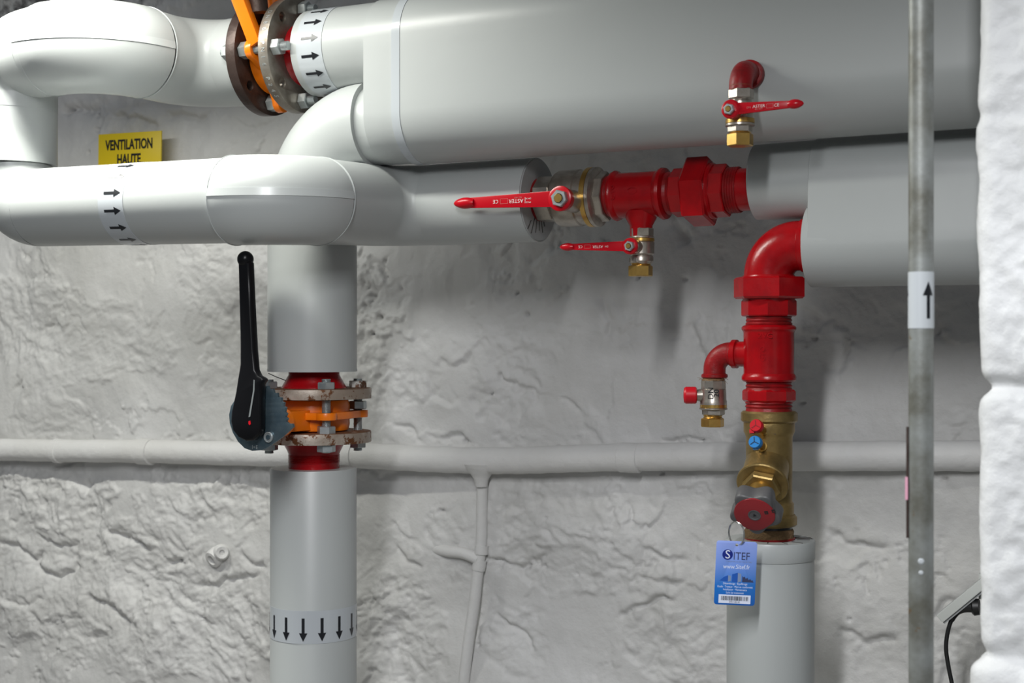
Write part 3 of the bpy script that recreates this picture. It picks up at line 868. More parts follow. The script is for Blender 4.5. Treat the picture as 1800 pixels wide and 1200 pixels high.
# studs: azimuth measured in camera space, front stud a little right of the axis
ef = Vector((-sC, -D2, 0)).normalized(); er = Vector((-ef.y, ef.x, 0))
if er.dot(RIGHT) < 0: er = -er
e0 = ef * math.cos(a_s) + er * math.sin(a_s)
flange('rust spotted steel flange above the orange valve with the black lever', (sC, D2, zf1b), Z, e0, zf1t - zf1b, FLRUST,
       [(0, 0.06), (zf1t - zf1b, 0.058), (zf1t - zf1b + 0.004, 0.0555), (zat(552, 658, D2) - zf1b, 0.0445), (zat(552, 645, D2) - zf1b, 0.0445)], RED, GF, FLRUSTT)
flange('rust spotted steel flange under the orange valve with the black lever', (sC, D2, zf2t), -Z, e0, zf2t - zf2b, FLRUST,
       [(0, 0.058), (zf2t - zf2b, 0.056), (zf2t - zf2b + 0.003, 0.053), (zf2t - zat(552, 792, D2), 0.0465), (zf2t - zat(552, 797, D2), 0.0445)] + thread(zf2t - zat(552, 798, D2), zf2t - zat(552, 812, D2), 0.0455, 0.003, 0.001) + [(zf2t - zat(552, 826, D2), 0.0445)], RED, GF, FLRUSTT)
root = thing('butterfly_valve', 'orange butterfly valve on the left riser with a long black lever', 'valve', (sC, D2, zf2t))
g = zf1b - zf2t
MB().lathe([(0.0, 0.050), (0.003, 0.060), (0.012, 0.0625), (g - 0.012, 0.0625), (g - 0.003, 0.060), (g, 0.050)], (sC, D2, zf2t), Z, 64).build('body', ORANGE, root)
zl = zat(552, 728, D2)
lug_plate(root, (sC, D2, zl), Z, e0, 0.0125, ORANGE, waist=0.073)
DL = 1.845
zn = zat(500, 738, D2 - 0.07)
MB().box((-0.030, 0, -0.017), (0.030, 0.10, 0.017), frame((sC, D2 - 0.15, zn), X, Y)).build('neck_block', ORANGE, root)
MB().lathe([(0, 0.024), (0.03, 0.024), (0.033, 0.027), (D2 - 0.12 - DL - 0.006, 0.027)], (sC + 0.02, D2 - 0.12, zn), -Y, 36).build('neck', ORANGE, root)


def pxloop(pts, d, o):
    out = []
    for (x, y) in pts:
        p = P(x, y, d) - Vector(o); out.append((p.x, p.z))
    return out


def Q7(x, y): return (390 + x / 6.0, 640 + y / 6.0)


pl = [Q7(*q) for q in ((440, 205), (462, 238), (495, 226), (508, 262), (548, 258), (558, 302), (592, 300), (602, 345), (636, 350), (638, 392), (664, 402), (660, 442), (684, 455), (674, 500), (695, 520), (680, 552), (703, 575), (686, 600), (712, 625), (752, 626), (762, 658), (640, 770), (500, 868), (430, 905), (330, 912), (250, 885), (180, 815), (125, 720), (92, 620), (86, 530), (105, 440), (165, 350), (300, 240))]
o = P(437, 742, DL)
MB().shape([pxloop(pl, DL, o)], 0.005, FRo(o), bev=0.0003).build('notch_plate', PLATE, root, 'toothed blue-grey zinc quadrant plate')
MB().shape([pxloop([(478, 764), (505, 760), (470, 785), (455, 790)], DL + 0.004, o)], 0.006, FRo((o.x, DL + 0.008, o.z))).build('backing_plate', ORANGE, root)
bs = P(473, 768, DL - 0.003)
MB().lathe([(0, 0.0085), (0.003, 0.0085), (0.0035, 0.0075), (0.0018, 0.0065)], bs, -Y, 24).build('plate_screw', PLATEE, root)
MB().prism(bs, -Y, 0.004, 0.004, 6).build('plate_screw', PLATE, root)
# engraved marks near the rim of the plate
MB().text('I+E', 0.009, FRo(P(448, 786, DL - 0.0029))).build('marking', PLATEE, root)
lv = [(423.5, 461), (425, 520), (427, 600), (427, 640), (419, 690), (412, 722), (410.5, 740), (414, 756), (424, 768), (438, 775), (450, 773), (459, 764), (462, 750), (462, 700), (463, 676), (468, 668), (466, 664), (458, 660), (453, 650), (450, 616), (446, 540), (442.5, 461)]
DV = DL - 0.016
o = P(437, 700, DV)
lev = MB().shape([pxloop(lv, DV, o)], 0.017, FRo(o), bev=0.004).build('lever', LEVER, root, 'black lever arm with a ball end', angle=60)
kb = P(431.5, 455.5, DV)
MB().lathe([(0.0132 * -math.cos(math.pi * k / 16), max(0.0132 * math.sin(math.pi * k / 16), 1e-5)) for k in range(17)], kb, Z, 28, caps=False).build('ball_end', LEVER, lev)
gr = [(446, 667), (447.6, 668), (447.5, 685), (440, 732), (437, 733), (445, 686)]
o = P(437, 700, DV - 0.0087)
MB().shape([pxloop(gr, DV - 0.0087, o)], 0.0006, FRo(o)).build('spring_wire', PLATEE, lev)
MB().shape([pxloop([(437, 740), (440, 739), (441, 745), (439, 747), (437, 745)], DV - 0.0087, o)], 0.001, FRo(o)).build('pointer', CAPR, lev)
pf = cx + ef * 0
for k in range(4):
    a = a_s + math.radians(90 * k)
    e = ef * math.cos(a) + er * math.sin(a)
    # k=0 front, k=1 right, k=2 back, k=3 left
    p = Vector((sC, D2, 0)) + e * 0.08
    top = zat(552, 664 if k in (0, 2) else 666, D2); bot = zat(552, 790 if k in (0, 2) else 794, D2)
    L = top - bot
    nm = [ZRUST if k == 1 else ZINC] * 1 + [ZINC] * 3
    nl = [(zat(552, 682, D2) - bot, 0.0125), (zat(552, (759 if k != 1 else 720), D2) - bot, 0.0145), (zat(552, 776, D2) - 0.0125 - bot, 0.0125)]
    bolt(root, p + Z * bot, Z, L, nl, ZINC, nm, rn=0.0158, seed=k)
# loose wire at the jacket's lower rim
MB().tube([P(472, 656, D2 - 0.01), P(485, 662, D2 - 0.02), P(501, 668, D2 - 0.03)], 0.0008, 8).build('loose_wire', BLACK, root)

# ================================================================== HORIZONTAL RED LINE
def hx(px): return S(px, D4)


def hr(pxr, px): return pxr * depth(px, D4) / F


def hlathe(prof, parent, name, m, label=None, n=56, zc=None):
    zc = zc if zc is not None else zP4
    pr = [(hx(px) - hx(prof[0][0]), hr(r, px)) for px, r in prof]
    return MB().lathe(pr, (hx(prof[0][0]), D4, zc), X, n).build(name, m, parent, label)


def hhex(x0, x1, r, parent, name, m, n=6, rot=0.3, bev=0.0015, label=None):
    return MB().prism((hx(x0), D4, zP4), X, hr(r, (x0 + x1) / 2), hx(x1) - hx(x0), n, rot, bev).build(name, m, parent, label)


def lever_handle(root, hub, tip, d, hub_r, w0, w1, tipr, hubh=0.016, marks=None, flip=False, neckw=None):
    """red flat lever: hub and tip are photo points on plane d"""
    hp = P(hub[0], hub[1], d); tp = P(tip[0], tip[1], d)
    e = (tp - hp).normalized(); L = (tp - hp).length; up = Vector((-e.z, 0, e.x))
    if up.z < 0: up = -up
    M = frame(hp, e, up)
    sg = -1 if M.col[2][1] > 0 else 1      # +1: local z already points to the room
    if M.col[2][1] > 0: M = frame(hp, e, -up)
    a0 = math.asin(min(1, (w0 / 2) / hub_r))
    loop = circ(0, 0, hub_r, 28, a0, 2 * math.pi - a0, full=False) + [(L * 0.93, -w1 / 2), (L * 0.93, w1 / 2)]
    hd = MB().shape([loop], 0.004, M, bev=0.0008).build('handle', REDH, root, 'flat red lever')
    MB().lathe([(-0.012, hub_r * 0.93), (0.0, hub_r * 1.0), (0.003, hub_r * 0.97), (0.0045, hub_r * 0.8)], hp, M.col[2].xyz, 36).build('hub', REDH, hd)
    # rounded tip
    pr = []
    for k in range(13):
        t = k / 12; pr.append((L * 0.84 + (L * 0.16 + tipr) * t, max(tipr * math.sin(math.pi * min(1, 0.16 + 0.84 * t)) ** 0.6 if t < 0.999 else 1e-5, 1e-5)))
    MB().lathe(pr, hp, e, 24, caps=False).build('grip_end', REDH, hd)
    return hd, M, L


def stem_nut(root, hp, r, m=ZINC, h=0.010, core=True):
    MB().prism(hp, -Y, r, h, 6, 0.26, 0.0012).build('stem_nut', m, root)
    MB().lathe([(0, r * 0.55), (h + 0.0004, r * 0.55)], hp, -Y, 20).build('stem_recess', BLACK, root)
    if core: MB().prism(hp, -Y, r * 0.52, h + 0.0025, 8, 0.3, 0.0008).build('stem', BRASS, root)


root = thing('ball_valve', 'large nickel ball valve with a long red lever, right after the grey jacket end', 'valve', (hx(945), D4, zP4))
hlathe([(938, 36), (952, 38), (953, 36)], root, 'nipple', REDD, 'red painted nipple')
hhex(951, 978, 41, root, 'hexagon_end', NICKEL, 8, 0.35)
hlathe([(976, 36), (979, 38), (984, 47), (989, 49.5), (1022, 50), (1024, 47.5), (1038, 48)], root, 'body', NICKEL)
hlathe([(1037, 50), (1038, 52.5), (1046, 52.5), (1047, 50)], root, 'brass_ring', BRASS, 'bare brass ring')
hlathe([(1046.5, 49), (1047, 52.5), (1053, 52.5), (1055, 49), (1058, 42)], root, 'collar', NICKEL)
hhex(1056, 1070, 44, root, 'hexagon_end', NICKEL, 8, 0.1)
dh = D4 - R4 - 0.020
hp = P(985, 349, dh)
MB().lathe([(0, 0.017), (D4 - dh, 0.02)], hp, Y, 28).build('stem_boss', NICKEL, root)
hd, M, L = lever_handle(root, (985, 349), (806, 357.5), dh, 0.0205, 0.026, 0.0165, 0.0095)
stem_nut(root, P(986, 349, dh - 0.004), 0.0142)


def marks(hd, M, L, k, d0, flip, sc=1.0):
    """faded white print on a lever; flip = letters stand on their head"""
    R = M.copy(); R.translation = Vector((0, 0, 0))
    # base orientation reading left to right facing the room
    B = FR.copy()
    if flip: B = B @ Matrix.Rotation(math.pi, 4, 'Z')
    e = M.col[0].xyz
    ang = math.atan2(e.z, e.x)
    if ang > math.pi / 2: ang -= math.pi
    if ang < -math.pi / 2: ang += math.pi
    T = Matrix.Rotation(-ang, 4, 'Y')
    for (body, f, dz, size, sx, m) in k:
        p = M.translation + e * (L * f) + Vector((0, -0.0024, dz))
        MM = Matrix.Translation(p) @ (T @ B)
        MB().text(body, size * sc, MM, sx, 0.0001).build('printed_mark', m, hd)


def outline_box(hd, M, L, f0, f1, hgt, m):
    e = M.col[0].xyz; mb = MB(); y = M.col[1].xyz
    MM = M.copy(); MM.translation = M.translation + Vector((0, -0.0021, 0))
    a, b = L * f0, L * f1; w = 0.0004
    mb.shape([[(a, -hgt), (b, -hgt), (b, hgt), (a, hgt)], [(a + w, -hgt + w), (b - w, -hgt + w), (b - w, hgt - w), (a + w, hgt - w)]], 0.0005, MM)
    mb.build('printed_mark', m, hd)


marks(hd, M, L, [('ASTER', 0.42, -0.0004, 0.0090, 1.05, WHITEP), ('RG-1007', 0.40, 0.0050, 0.0035, 1.1, PINKP), ('CE', 0.62, 0, 0.0085, 1.0, WHITEP), ('DN 50', 0.30, 0.0025, 0.0035, 1.0, WHITEP), ('PN 25', 0.30, -0.0035, 0.0035, 1.0, WHITEP)], 0, True)
outline_box(hd, M, L, 0.50, 0.575, 0.0042, PINKP)
outline_box(hd, M, L, 0.33, 0.334, 0.0048, WHITEP)

root = thing('pipe_tee', 'red threaded tee between the large ball valve and the hexagonal union', 'pipe fitting', (hx(1075), D4, zP4))
hlathe([(1067, 34), (1073, 37), (1079, 36), (1084, 38)], root, 'thread', REDD)
hlathe([(1078, 38), (1080, 43), (1084, 44.5), (1088, 43), (1091, 40), (1128, 40), (1158, 40.5), (1162, 44), (1166, 46), (1171, 45), (1173, 39)], root, 'body', RED)
sB = S(1127, D4); kB = depth(1127, D4) / F
MB().lathe([(0, 30 * kB), (0.012, 27 * kB), (0.024, 20 * kB), (hr(60, 1127) - 0.006, 19.5 * kB), (hr(60, 1127) - 0.004, 22 * kB), (hr(60, 1127), 22 * kB), (hr(60, 1127) + 0.0005, 19 * kB)], (sB, D4, zP4 - 0.028 + 0.001), -Z, 36).build('branch', RED, root)
MB().text('GVG', 0.012, FRo((hx(1092), D4 - hr(40.3, 1092), zP4 + 0.002)) @ Matrix.Rotation(math.radians(95), 4, 'Z'), 1.0, 0.0005).build('cast_mark', RED, root)
MB().shape([[(math.cos(t / 16 * math.pi) * 0.0085, math.sin(t / 16 * math.pi) * 0.0055) for t in range(32)], [(math.cos(t / 16 * math.pi) * 0.0076, math.sin(t / 16 * math.pi) * 0.0046) for t in range(32)]], 0.001, FRo((hx(1126), D4 - hr(40.2, 1126), zP4 + 0.003))).build('cast_mark', RED, root)

root = thing('pipe_union', 'red hexagonal pipe union between the tee and the right grey jacket', 'pipe fitting', (hx(1175), D4, zP4))
hlathe([(1171, 35), (1176, 38), (1181, 36.5), (1187, 38.5), (1190, 37)], root, 'thread', REDD)
hhex(1186, 1214, 43, root, 'hexagon_end', RED, 8, 0.2)
hhex(1211, 1252, 62, root, 'union_nut', RED, 6, 0.30, 0.003)
hlathe([(1250, 50), (1255, 50), (1258, 47)], root, 'collar', RED)
hhex(1255, 1281, 47, root, 'hexagon_end', RED, 8, 0.2)
pr = thread(hx(1280) - hx(1280), hx(1302) - hx(1280), hr(41, 1290), 0.004, 0.0014)
MB().lathe(pr, (hx(1280), D4, zP4), X, 48).build('thread', REDD, root)
hlathe([(1299, 37.5), (1330, 37.5)], root, 'pipe_end', RED)

# --- small drain valve under the tee
zy = lambda y: zat(1127, y, D4)


def vstack(prof, px, d, parent, name, m, n=40, label=None):
    """prof = [(photo y, half width in photo px)] on a vertical axis"""
    k = depth(px, d) / F; s = S(px, d); z0 = zat(px, prof[0][0], d)
    return MB().lathe([(z0 - zat(px, y, d), r * k) for y, r in prof], (s, d, z0), -Z, n).build(name, m, parent, label)


def vhex(y0, y1, r, px, d, parent, name, m, n=6, rot=0.2, bev=0.0012, label=None):
    k = depth(px, d) / F
    return MB().prism((S(px, d), d, zat(px, y1, d)), Z, r * k, zat(px, y0, d) - zat(px, y1, d), n, rot, bev).build(name, m, parent, label)


root = thing('ball_valve', 'small nickel drain valve hanging under the red tee, lever pointing left', 'valve', (sB, D4, zy(486)))
vhex(401, 416, 21, 1128, D4, root, 'hexagon_end', NICKEL, 8)
vstack([(414, 18), (416, 22), (418, 22.5), (420, 21)], 1128, D4, root, 'collar', NICKEL)
vstack([(418.5, 21), (419.5, 22.5), (424, 22.5), (425, 21)], 1128, D4, root, 'brass_ring', BRASS)
vstack([(424.5, 21), (427, 22.5), (446, 22), (449, 19), (452, 20.5), (459, 20.5), (464, 17)], 1128, D4, root, 'body', NICKEL)
vhex(453, 462, 21, 1127, D4, root, 'hexagon_end', NICKEL, 6, 0.5)
vstack([(461, 16), (463, 18), (465, 16.5), (467, 18), (469, 16)], 1127, D4, root, 'thread', BRASS)
vhex(467, 485.5, 21.5, 1126, D4, root, 'end_cap', BRASS, 6, 0.55, label='bright brass hexagonal cap')
dh = D4 - 0.036
hp = P(1108, 432.5, dh)
MB().lathe([(0, 0.010), (0.03, 0.011)], P(1112, 432.5, dh), Y, 24).build('stem_boss', NICKEL, root)
hd, M, L = lever_handle(root, (1108, 432.5), (990, 434), dh, 0.0135, 0.0165, 0.0095, 0.0066)
stem_nut(root, P(1108, 432.5, dh - 0.004), 0.0085, h=0.008)
marks(hd, M, L, [('ASTER', 0.47, -0.0002, 0.0062, 1.05, WHITEP), ('CE', 0.73, 0, 0.0062, 1.0, WHITEP), ('DN', 0.34, 0, 0.004, 1.0, WHITEP)], 0, True)
outline_box(hd, M, L, 0.58, 0.67, 0.0030, PINKP)

# ================================================================== VERTICAL RED LINE
PX = 1351.5
root = thing('pipe_elbow', 'large red pipe elbow coming out of the right double jacket and turning down', 'pipe fitting', (S(PX, D5), D5, zat(PX, 487, D5)))
k5 = depth(PX, D5) / F
zE = CZ + 0.1465
pts, arcs = fillet([(S(PX, D5), D5, zat(PX, 486, D5)), (S(PX, D5), D5, zE), (S(1440, D5), D5, zE)], [0.046], 18)
rad = [44 * k5] * len(pts)
MB().tube(pts, 43.5 * k5, 48).build('body', RED, root)
se = S(1407, D5 - 0.035)
MB().lathe([(0, 43 * k5), (0.002, 46.5 * k5), (0.008, 47 * k5), (0.03, 46 * k5)], (se - 0.008, D5, zE), X, 48).build('rim', RED, root)

root = thing('pipe_union', 'big red hexagonal union right below the large red elbow', 'pipe fitting', (S(PX, D5), D5, zat(PX, 572, D5)))
vhex(487, 525, 63, PX, D5, root, 'union_nut', RED, 6, 0.05, 0.003)
vstack([(484, 45), (488, 47), (490, 47)], PX, D5, root, 'collar', RED)
vstack([(524, 46), (530, 45)], PX, D5, root, 'neck', RED)
vhex(527, 556, 48, PX, D5, root, 'hexagon_end', RED, 8, 0.25, 0.002)
vstack([(555, 38), (557, 40), (560, 38.5), (563, 40.5), (566, 38.5), (569, 41), (573, 39)], PX, D5, root, 'thread', REDD)

root = thing('pipe_tee', 'red vertical tee with cast letters above the brass valve, side outlet to the left', 'pipe fitting', (S(PX, D5), D5, zat(PX, 670, D5)))
vstack([(571, 41), (572.5, 45), (575, 47.5), (579, 47.5), (582, 45), (585, 44), (656, 44), (659, 46), (662, 47.5), (667, 47.5), (670, 45), (671, 41)], PX, D5, root, 'body', RED, 56)
zo = zat(1300, 622, D5)
sO = S(PX, D5)
so1 = S(1286, D5)
MB().lathe([(0, 0.022), (0.012, 0.0205), (sO - so1 - 0.010, 0.0195), (sO - so1 - 0.009, 0.0225), (sO - so1 - 0.002, 0.0225), (sO - so1, 0.019)], (sO, D5, zo), -X, 36).build('branch', RED, root)
MB().text('2VG', 0.011, FRo((S(1345, D5 - .04), D5 - 44.2 * k5, zat(1345, 590, D5 - .04))), 1.2, 0.0004).build('cast_mark', RED, root)
MB().text('GTO', 0.011, FRo((S(1340, D5 - .04), D5 - 44.0 * k5, zat(1340, 622, D5 - .04))) @ Matrix.Rotation(math.pi / 2, 4, 'Z'), 1.0, 0.0004).build('cast_mark', RED, root)
root = thing('pipe_nipple', 'red hexagonal double nipple joining the red tee to the brass valve', 'pipe fitting', (S(PX, D5), D5, zat(PX, 722, D5)))
vstack([(669, 38), (672, 40), (675, 38.5), (678, 41), (681, 39), (684, 41), (686, 42)], PX, D5, root, 'thread', REDD)
vhex(684, 706, 46.5, PX, D5, root, 'hexagon', RED, 8, 0.2, 0.003)
vstack([(705, 40), (708, 41.5), (711, 39), (714, 41.5), (717, 39.5), (723, 41)], PX, D5, root, 'thread', REDD)

root = thing('pipe_elbow', 'small scratched red elbow left of the vertical red tee', 'pipe fitting', (S(1256, D5), D5, zat(1256, 665, D5)))
pts, arcs = fillet([(so1 + 0.022, D5, zo + 0.001), (S(1256, D5), D5, zo + 0.001), (S(1256, D5), D5, zat(1256, 662, D5))], [0.026], 14)
MB().tube(pts, 19 * k5 * 1.04, 36).build('body', REDD, root)
MB().lathe([(0, 19.5 * k5), (0.002, 23.5 * k5), (0.006, 23.5 * k5), (0.008, 20 * k5)], (S(1256, D5), D5, zat(1256, 665, D5)), Z, 32).build('rim', REDD, root)
MB().lathe([(0, 19.5 * k5), (0.002, 21.5 * k5), (0.006, 21.5 * k5), (0.008, 20 * k5)], (so1 - 0.004, D5, zo), X, 32).build('rim', REDD, root)

root = thing('ball_valve', 'small nickel valve marked DN 20 below the small red elbow', 'valve', (S(1254, D5), D5, zat(1254, 750, D5)))
vstack([(662, 17), (666, 19.5), (671, 19.5)], 1254, D5, root, 'thread', HEMP)
vhex(668, 684, 21.5, 1254, D5, root, 'hexagon_end', NICKEL, 8, 0.3)
vstack([(682, 19), (684, 22), (702, 22.5), (705, 23.5), (711, 23.5)], 1254, D5, root, 'body', NICKEL)
vstack([(710.5, 22.5), (711, 23.5), (716, 23.5), (716.5, 22.5)], 1254, D5, root, 'brass_ring', BRASS)
vstack([(716, 22), (716.8, 24.5), (719, 24.5), (721, 20)], 1254, D5, root, 'collar', NICKEL)
vhex(719, 729, 20, 1254, D5, root, 'hexagon_end', NICKEL, 6, 0.4)
vstack([(728, 15), (730, 17), (732, 15.5), (734, 17), (737, 15.5)], 1253, D5, root, 'thread', BRASS)
vhex(735, 750, 20.5, 1252.5, D5, root, 'end_cap', BRASS, 6, 0.55)
MB().text('DN', 0.0125, FRo((S(1249, D5 - .022), D5 - 22.7 * k5, zat(1245, 691, D5 - .022))) @ Matrix.Rotation(math.pi / 2, 4, 'Z'), 1.0, 0.0003).build('stamped_size', BLACK, root)
MB().text('20', 0.0125, FRo((S(1259, D5 - .022), D5 - 22.3 * k5, zat(1255, 691, D5 - .022))) @ Matrix.Rotation(math.pi / 2, 4, 'Z'), 1.0, 0.0003).build('stamped_size', BLACK, root)
kz = zat(1220, 694, D5)
dk = (-X * 0.93 - Y * 0.36).normalized()
pk = Vector((S(1254, D5), D5, kz))
MB().lathe([(0.015, 0.011), (0.026, 0.009), (0.030, 0.008)], pk, dk, 24).build('stem_boss', NICKEL, root)
MB().lathe([(0.026, 0.0115), (0.028, 0.0135), (0.043, 0.0135), (0.046, 0.0115), (0.047, 0.004)], pk, dk, 30).build('operating_cap', CAPR, root, 'round red cap')
mb = MB()
for j in range(26):
    random.seed(j); a = random.uniform(0, 6.28); r0 = 0.018
    p = Vector((S(1254, D5) + r0 * math.cos(a), D5 + r0 * math.sin(a), zat(1254, 668, D5)))
    q = p + Vector((math.cos(a) * random.uniform(.003, .009), math.sin(a) * .005, random.uniform(-.006, .004)))
    mb.tube([p, (p + q) / 2 + Z * 0.002, q], 0.0002, 5)
mb.build('hemp_fibres', HEMP, root)

# ---------------- brass balancing valve
root = thing('balancing_valve', 'brass balancing valve with a grey and red hand wheel above the right riser', 'valve', (S(1352, D5), D5, zat(1352, 945, D5)))
PB = 1352
vhex(722, 742, 49.5, PB, D5, root, 'hexagon_end', BRASSD, 12, 0.2, 0.003)
vstack([(740, 44), (743, 44.5), (758, 44.5), (763, 42), (768, 40.5), (860, 40), (880, 40), (884, 43), (904, 43)], PB, D5, root, 'body', BRASSD, 56)
vhex(903, 923, 49, PB, D5, root, 'hexagon_end', BRASSD, 12, 0.1, 0.003)
vstack([(920, 40), (930, 40)], PB, D5, root, 'thread', BLACK)
vstack([(928, 41), (932, 43), (938, 42.5), (944, 43.5), (950, 41)], PB, D5, root, 'sealing_hemp', HEMP)
vstack([(943, 42), (944, 44), (950, 43.5)], PB + 1, D5, root, 'pipe_end', REDD)


def cdir(r, u, toward): return (RIGHT * r + UP * u - FWD * toward).normalized()


bd = cdir(-0.30, -0.56, 0.77)
b0 = P(1351, 809, D5)
u1 = bd.cross(RIGHT).normalized()
dist = 0.055
bc = b0 + bd * dist
MB().lathe([(0.0, 0.034), (dist - 0.014, 0.0345), (dist - 0.002, 0.0355)], b0, bd, 48).build('bonnet_socket', BRASSD, root)
MB().lathe([(dist - 0.002, 0.037), (dist, 0.0395), (dist + 0.003, 0.0395), (dist + 0.0045, 0.038)], b0, bd, 56).build('bonnet_flange', BRASSD, root)
MB().prism(b0 + bd * (dist + 0.004), bd, 0.0295, 0.013, 6, 0.0, 0.002, ref=RIGHT).build('bonnet_nut', BRASSD, root)
MB().lathe([(dist + 0.017, 0.018), (dist + 0.030, 0.017), (dist + 0.048, 0.0165)], b0, bd, 36).build('stem', BRASS, root)
# hand wheel: lobed grey grip with a red face
wd = dist + 0.050
wc = b0 + bd * wd
xw = (RIGHT - bd * RIGHT.dot(bd)).normalized(); yw = bd.cross(xw)
loop = []
for q in range(120):
    a = 2 * math.pi * q / 120
    loop.append(((0.0350 + 0.0048 * math.cos(5 * a + 0.6)) * math.cos(a), (0.0350 + 0.0048 * math.cos(5 * a + 0.6)) * math.sin(a)))
wh = MB().shape([loop], 0.027, frame(wc + bd * 0.009, xw, yw), bev=0.003).build('hand_wheel', WHEELG, root, 'lobed dark grey hand wheel', angle=50)
loop2 = [(0.0305 * math.cos(a) * (1 - 0.10 * max(0, math.cos(a - 5.6)) ** 8), 0.0305 * math.sin(a) * (1 - 0.10 * max(0, math.cos(a - 5.6)) ** 8)) for a in [2 * math.pi * q / 90 for q in range(90)]]
MB().shape([loop2], 0.003, frame(wc + bd * 0.0225, xw, yw), bev=0.0006).build('wheel_face', WHEELR, wh, 'dull red wheel face')
MB().lathe([(-0.002, 0.026), (0.002, 0.026)], wc, bd, 32).build('scale_ring', CAPR, wh)
MB().lathe([(0, 0.0095), (0.0012, 0.0095), (0.0012, 0.008), (0.0004, 0.007)], wc + bd * 0.0238, bd, 28).build('wheel_plug', WHEELG, wh)
MB().shape([circ(0, 0, 0.0028, 3)], 0.0005, frame(wc + bd * 0.0248, xw, yw)).build('wheel_plug', BLACK, wh)
for (dx, dy, w) in ((0.015, 0.006, 0.0055), (0.025, 0.012, 0.0055)):
    c = wc + bd * 0.0242 + xw * dx + yw * dy
    MB().shape([[(0, 0), (w, 0), (w, w), (0, w)], [(w * .25, w * .25), (w * .7, w * .25), (w * .7, w * .6), (w * .25, w * .6)]], 0.0005, frame(c, xw + yw * 0.4, yw)).build('number_window', BLACK, wh)
# pressure test points
for (px, py, m, nm_, sx, sy) in ((1328, 747, CAPR, 'red', 1341, 758), (1326, 776, CAPB, 'blue', 1339, 786)):
    base = P(sx + 3, sy, D5 - 0.028); tip = P(px, py, D5 - 0.072)
    e = (tip - base).normalized(); L = (tip - base).length
    tp = MB().lathe([(-0.012, 0.0065), (0.004, 0.0065), (0.005, 0.0085), (0.009, 0.0085), (0.010, 0.0065), (L - 0.010, 0.006)], base, e, 24).build('test_point', BRASS, root, nm_ + ' capped brass test point')
    MB().lathe([(L - 0.012, 0.0085), (L - 0.011, 0.0098), (L - 0.002, 0.0098), (L, 0.0088)], base, e, 28).build('test_cap', m, tp)
    c = base + e * (L + 0.0003)
    xr = (RIGHT - e * RIGHT.dot(e)).normalized(); yr = e.cross(xr)
    mb = MB()
    for q in range(3):
        a = math.radians(90 + 120 * q); v = xr * math.cos(a) + yr * math.sin(a)
        mb.box((0, -0.0005, -0.0004), (0.0075, 0.0005, 0.0004), frame(c, v, e.cross(v)))
    mb.build('cap_mark', BLACK if m is CAPB else REDD, tp)
    q0 = base + e * (L - 0.007) - UP * 0.008 + (-RIGHT if m is CAPR else Vector((0, 0, 0))) * 0.007
    MB().box((-0.0035, -0.003, -0.003), (0.0035, 0.003, 0.003), frame(q0, xr, yr)).build('cap_tab', m, tp)

# ---------------- ring and blue tag hanging from the hand wheel
rp = P(1287, 918, 2.02)
wl = wc + bd * 0.012 - xw * 0.030 + yw * 0.0
DT = None
tagd = 2.018
root = thing('key_ring', 'thin steel key ring through the hand wheel, holding the blue tag', 'ring', P(1294, 958, tagd))
for q, (ox, tl) in enumerate(((0, 0.0), (0.0009, 0.05))):
    pts = []
    for k in range(41):
        a = 2 * math.pi * k / 40
        pts.append(P(1294, 937.5, tagd) + UP * (0.0175 * math.cos(a)) + (RIGHT * 0.55 - FWD * 0.83).normalized() * (0.0165 * math.sin(a)) + RIGHT * ox)
    MB().tube(pts, 0.00085, 10, caps=False).build('wire_loop', SILVER, root)

bt = Vector(P(1293, 1007, tagd - 0.006))
tx = (RIGHT + UP * -0.045).normalized(); ty = (UP + RIGHT * 0.03).normalized()
MT = frame(bt, tx, ty)
kt = depth(1293, tagd) / F
W, H = 35.7 * kt, 56 * kt
root = thing('tag', 'blue plastic tag with white print and a barcode hanging from the hand wheel', 'tag', bt)


def rrect(w, h, r, n=6):
    out = []
    for (cx_, cy_, a) in ((w - r, h - r, 0), (-w + r, h - r, 90), (-w + r, -h + r, 180), (w - r, -h + r, 270)):
        for k in range(n + 1):
            b = math.radians(a + 90 * k / n); out.append((cx_ + r * math.cos(b), cy_ + r * math.sin(b)))
    return out


cm = bpy.data.materials.new('card_print'); cm.use_nodes = True
nt = cm.node_tree; b = nt.nodes['Principled BSDF']; b.inputs['Roughness'].default_value = 0.3
tc = nt.nodes.new('ShaderNodeTexCoord'); sp = nt.nodes.new('ShaderNodeSeparateXYZ'); nt.links.new(tc.outputs['Object'], sp.inputs[0])
mr = nt.nodes.new('ShaderNodeMapRange'); mr.inputs['From Min'].default_value = -H; mr.inputs['From Max'].default_value = H
nt.links.new(sp.outputs['Z'], mr.inputs['Value'])
cr = nt.nodes.new('ShaderNodeValToRGB'); nt.links.new(mr.outputs[0], cr.inputs['Fac'])
cr.color_ramp.elements[0].position = 0.0; cr.color_ramp.elements[0].color = (0.008, 0.11, 0.44, 1)
cr.color_ramp.elements[1].position = 0.95; cr.color_ramp.elements[1].color = (0.28, 0.38, 0.82, 1)
e = cr.color_ramp.elements.new(0.30); e.color = (0.012, 0.16, 0.55, 1)
e = cr.color_ramp.elements.new(0.62); e.color = (0.16, 0.29, 0.72, 1)
nt.links.new(cr.outputs['Color'], b.inputs['Base Color'])
card = MB().shape([rrect(W, H, 0.004), circ(0.0, H - 0.0055, 0.0022, 14)], 0.0012, MT, bev=0.0002).build('card', cm, root)


def tp(x, y, dz=0.0008): return MT @ Matrix.Translation((x * kt, y * kt, dz))


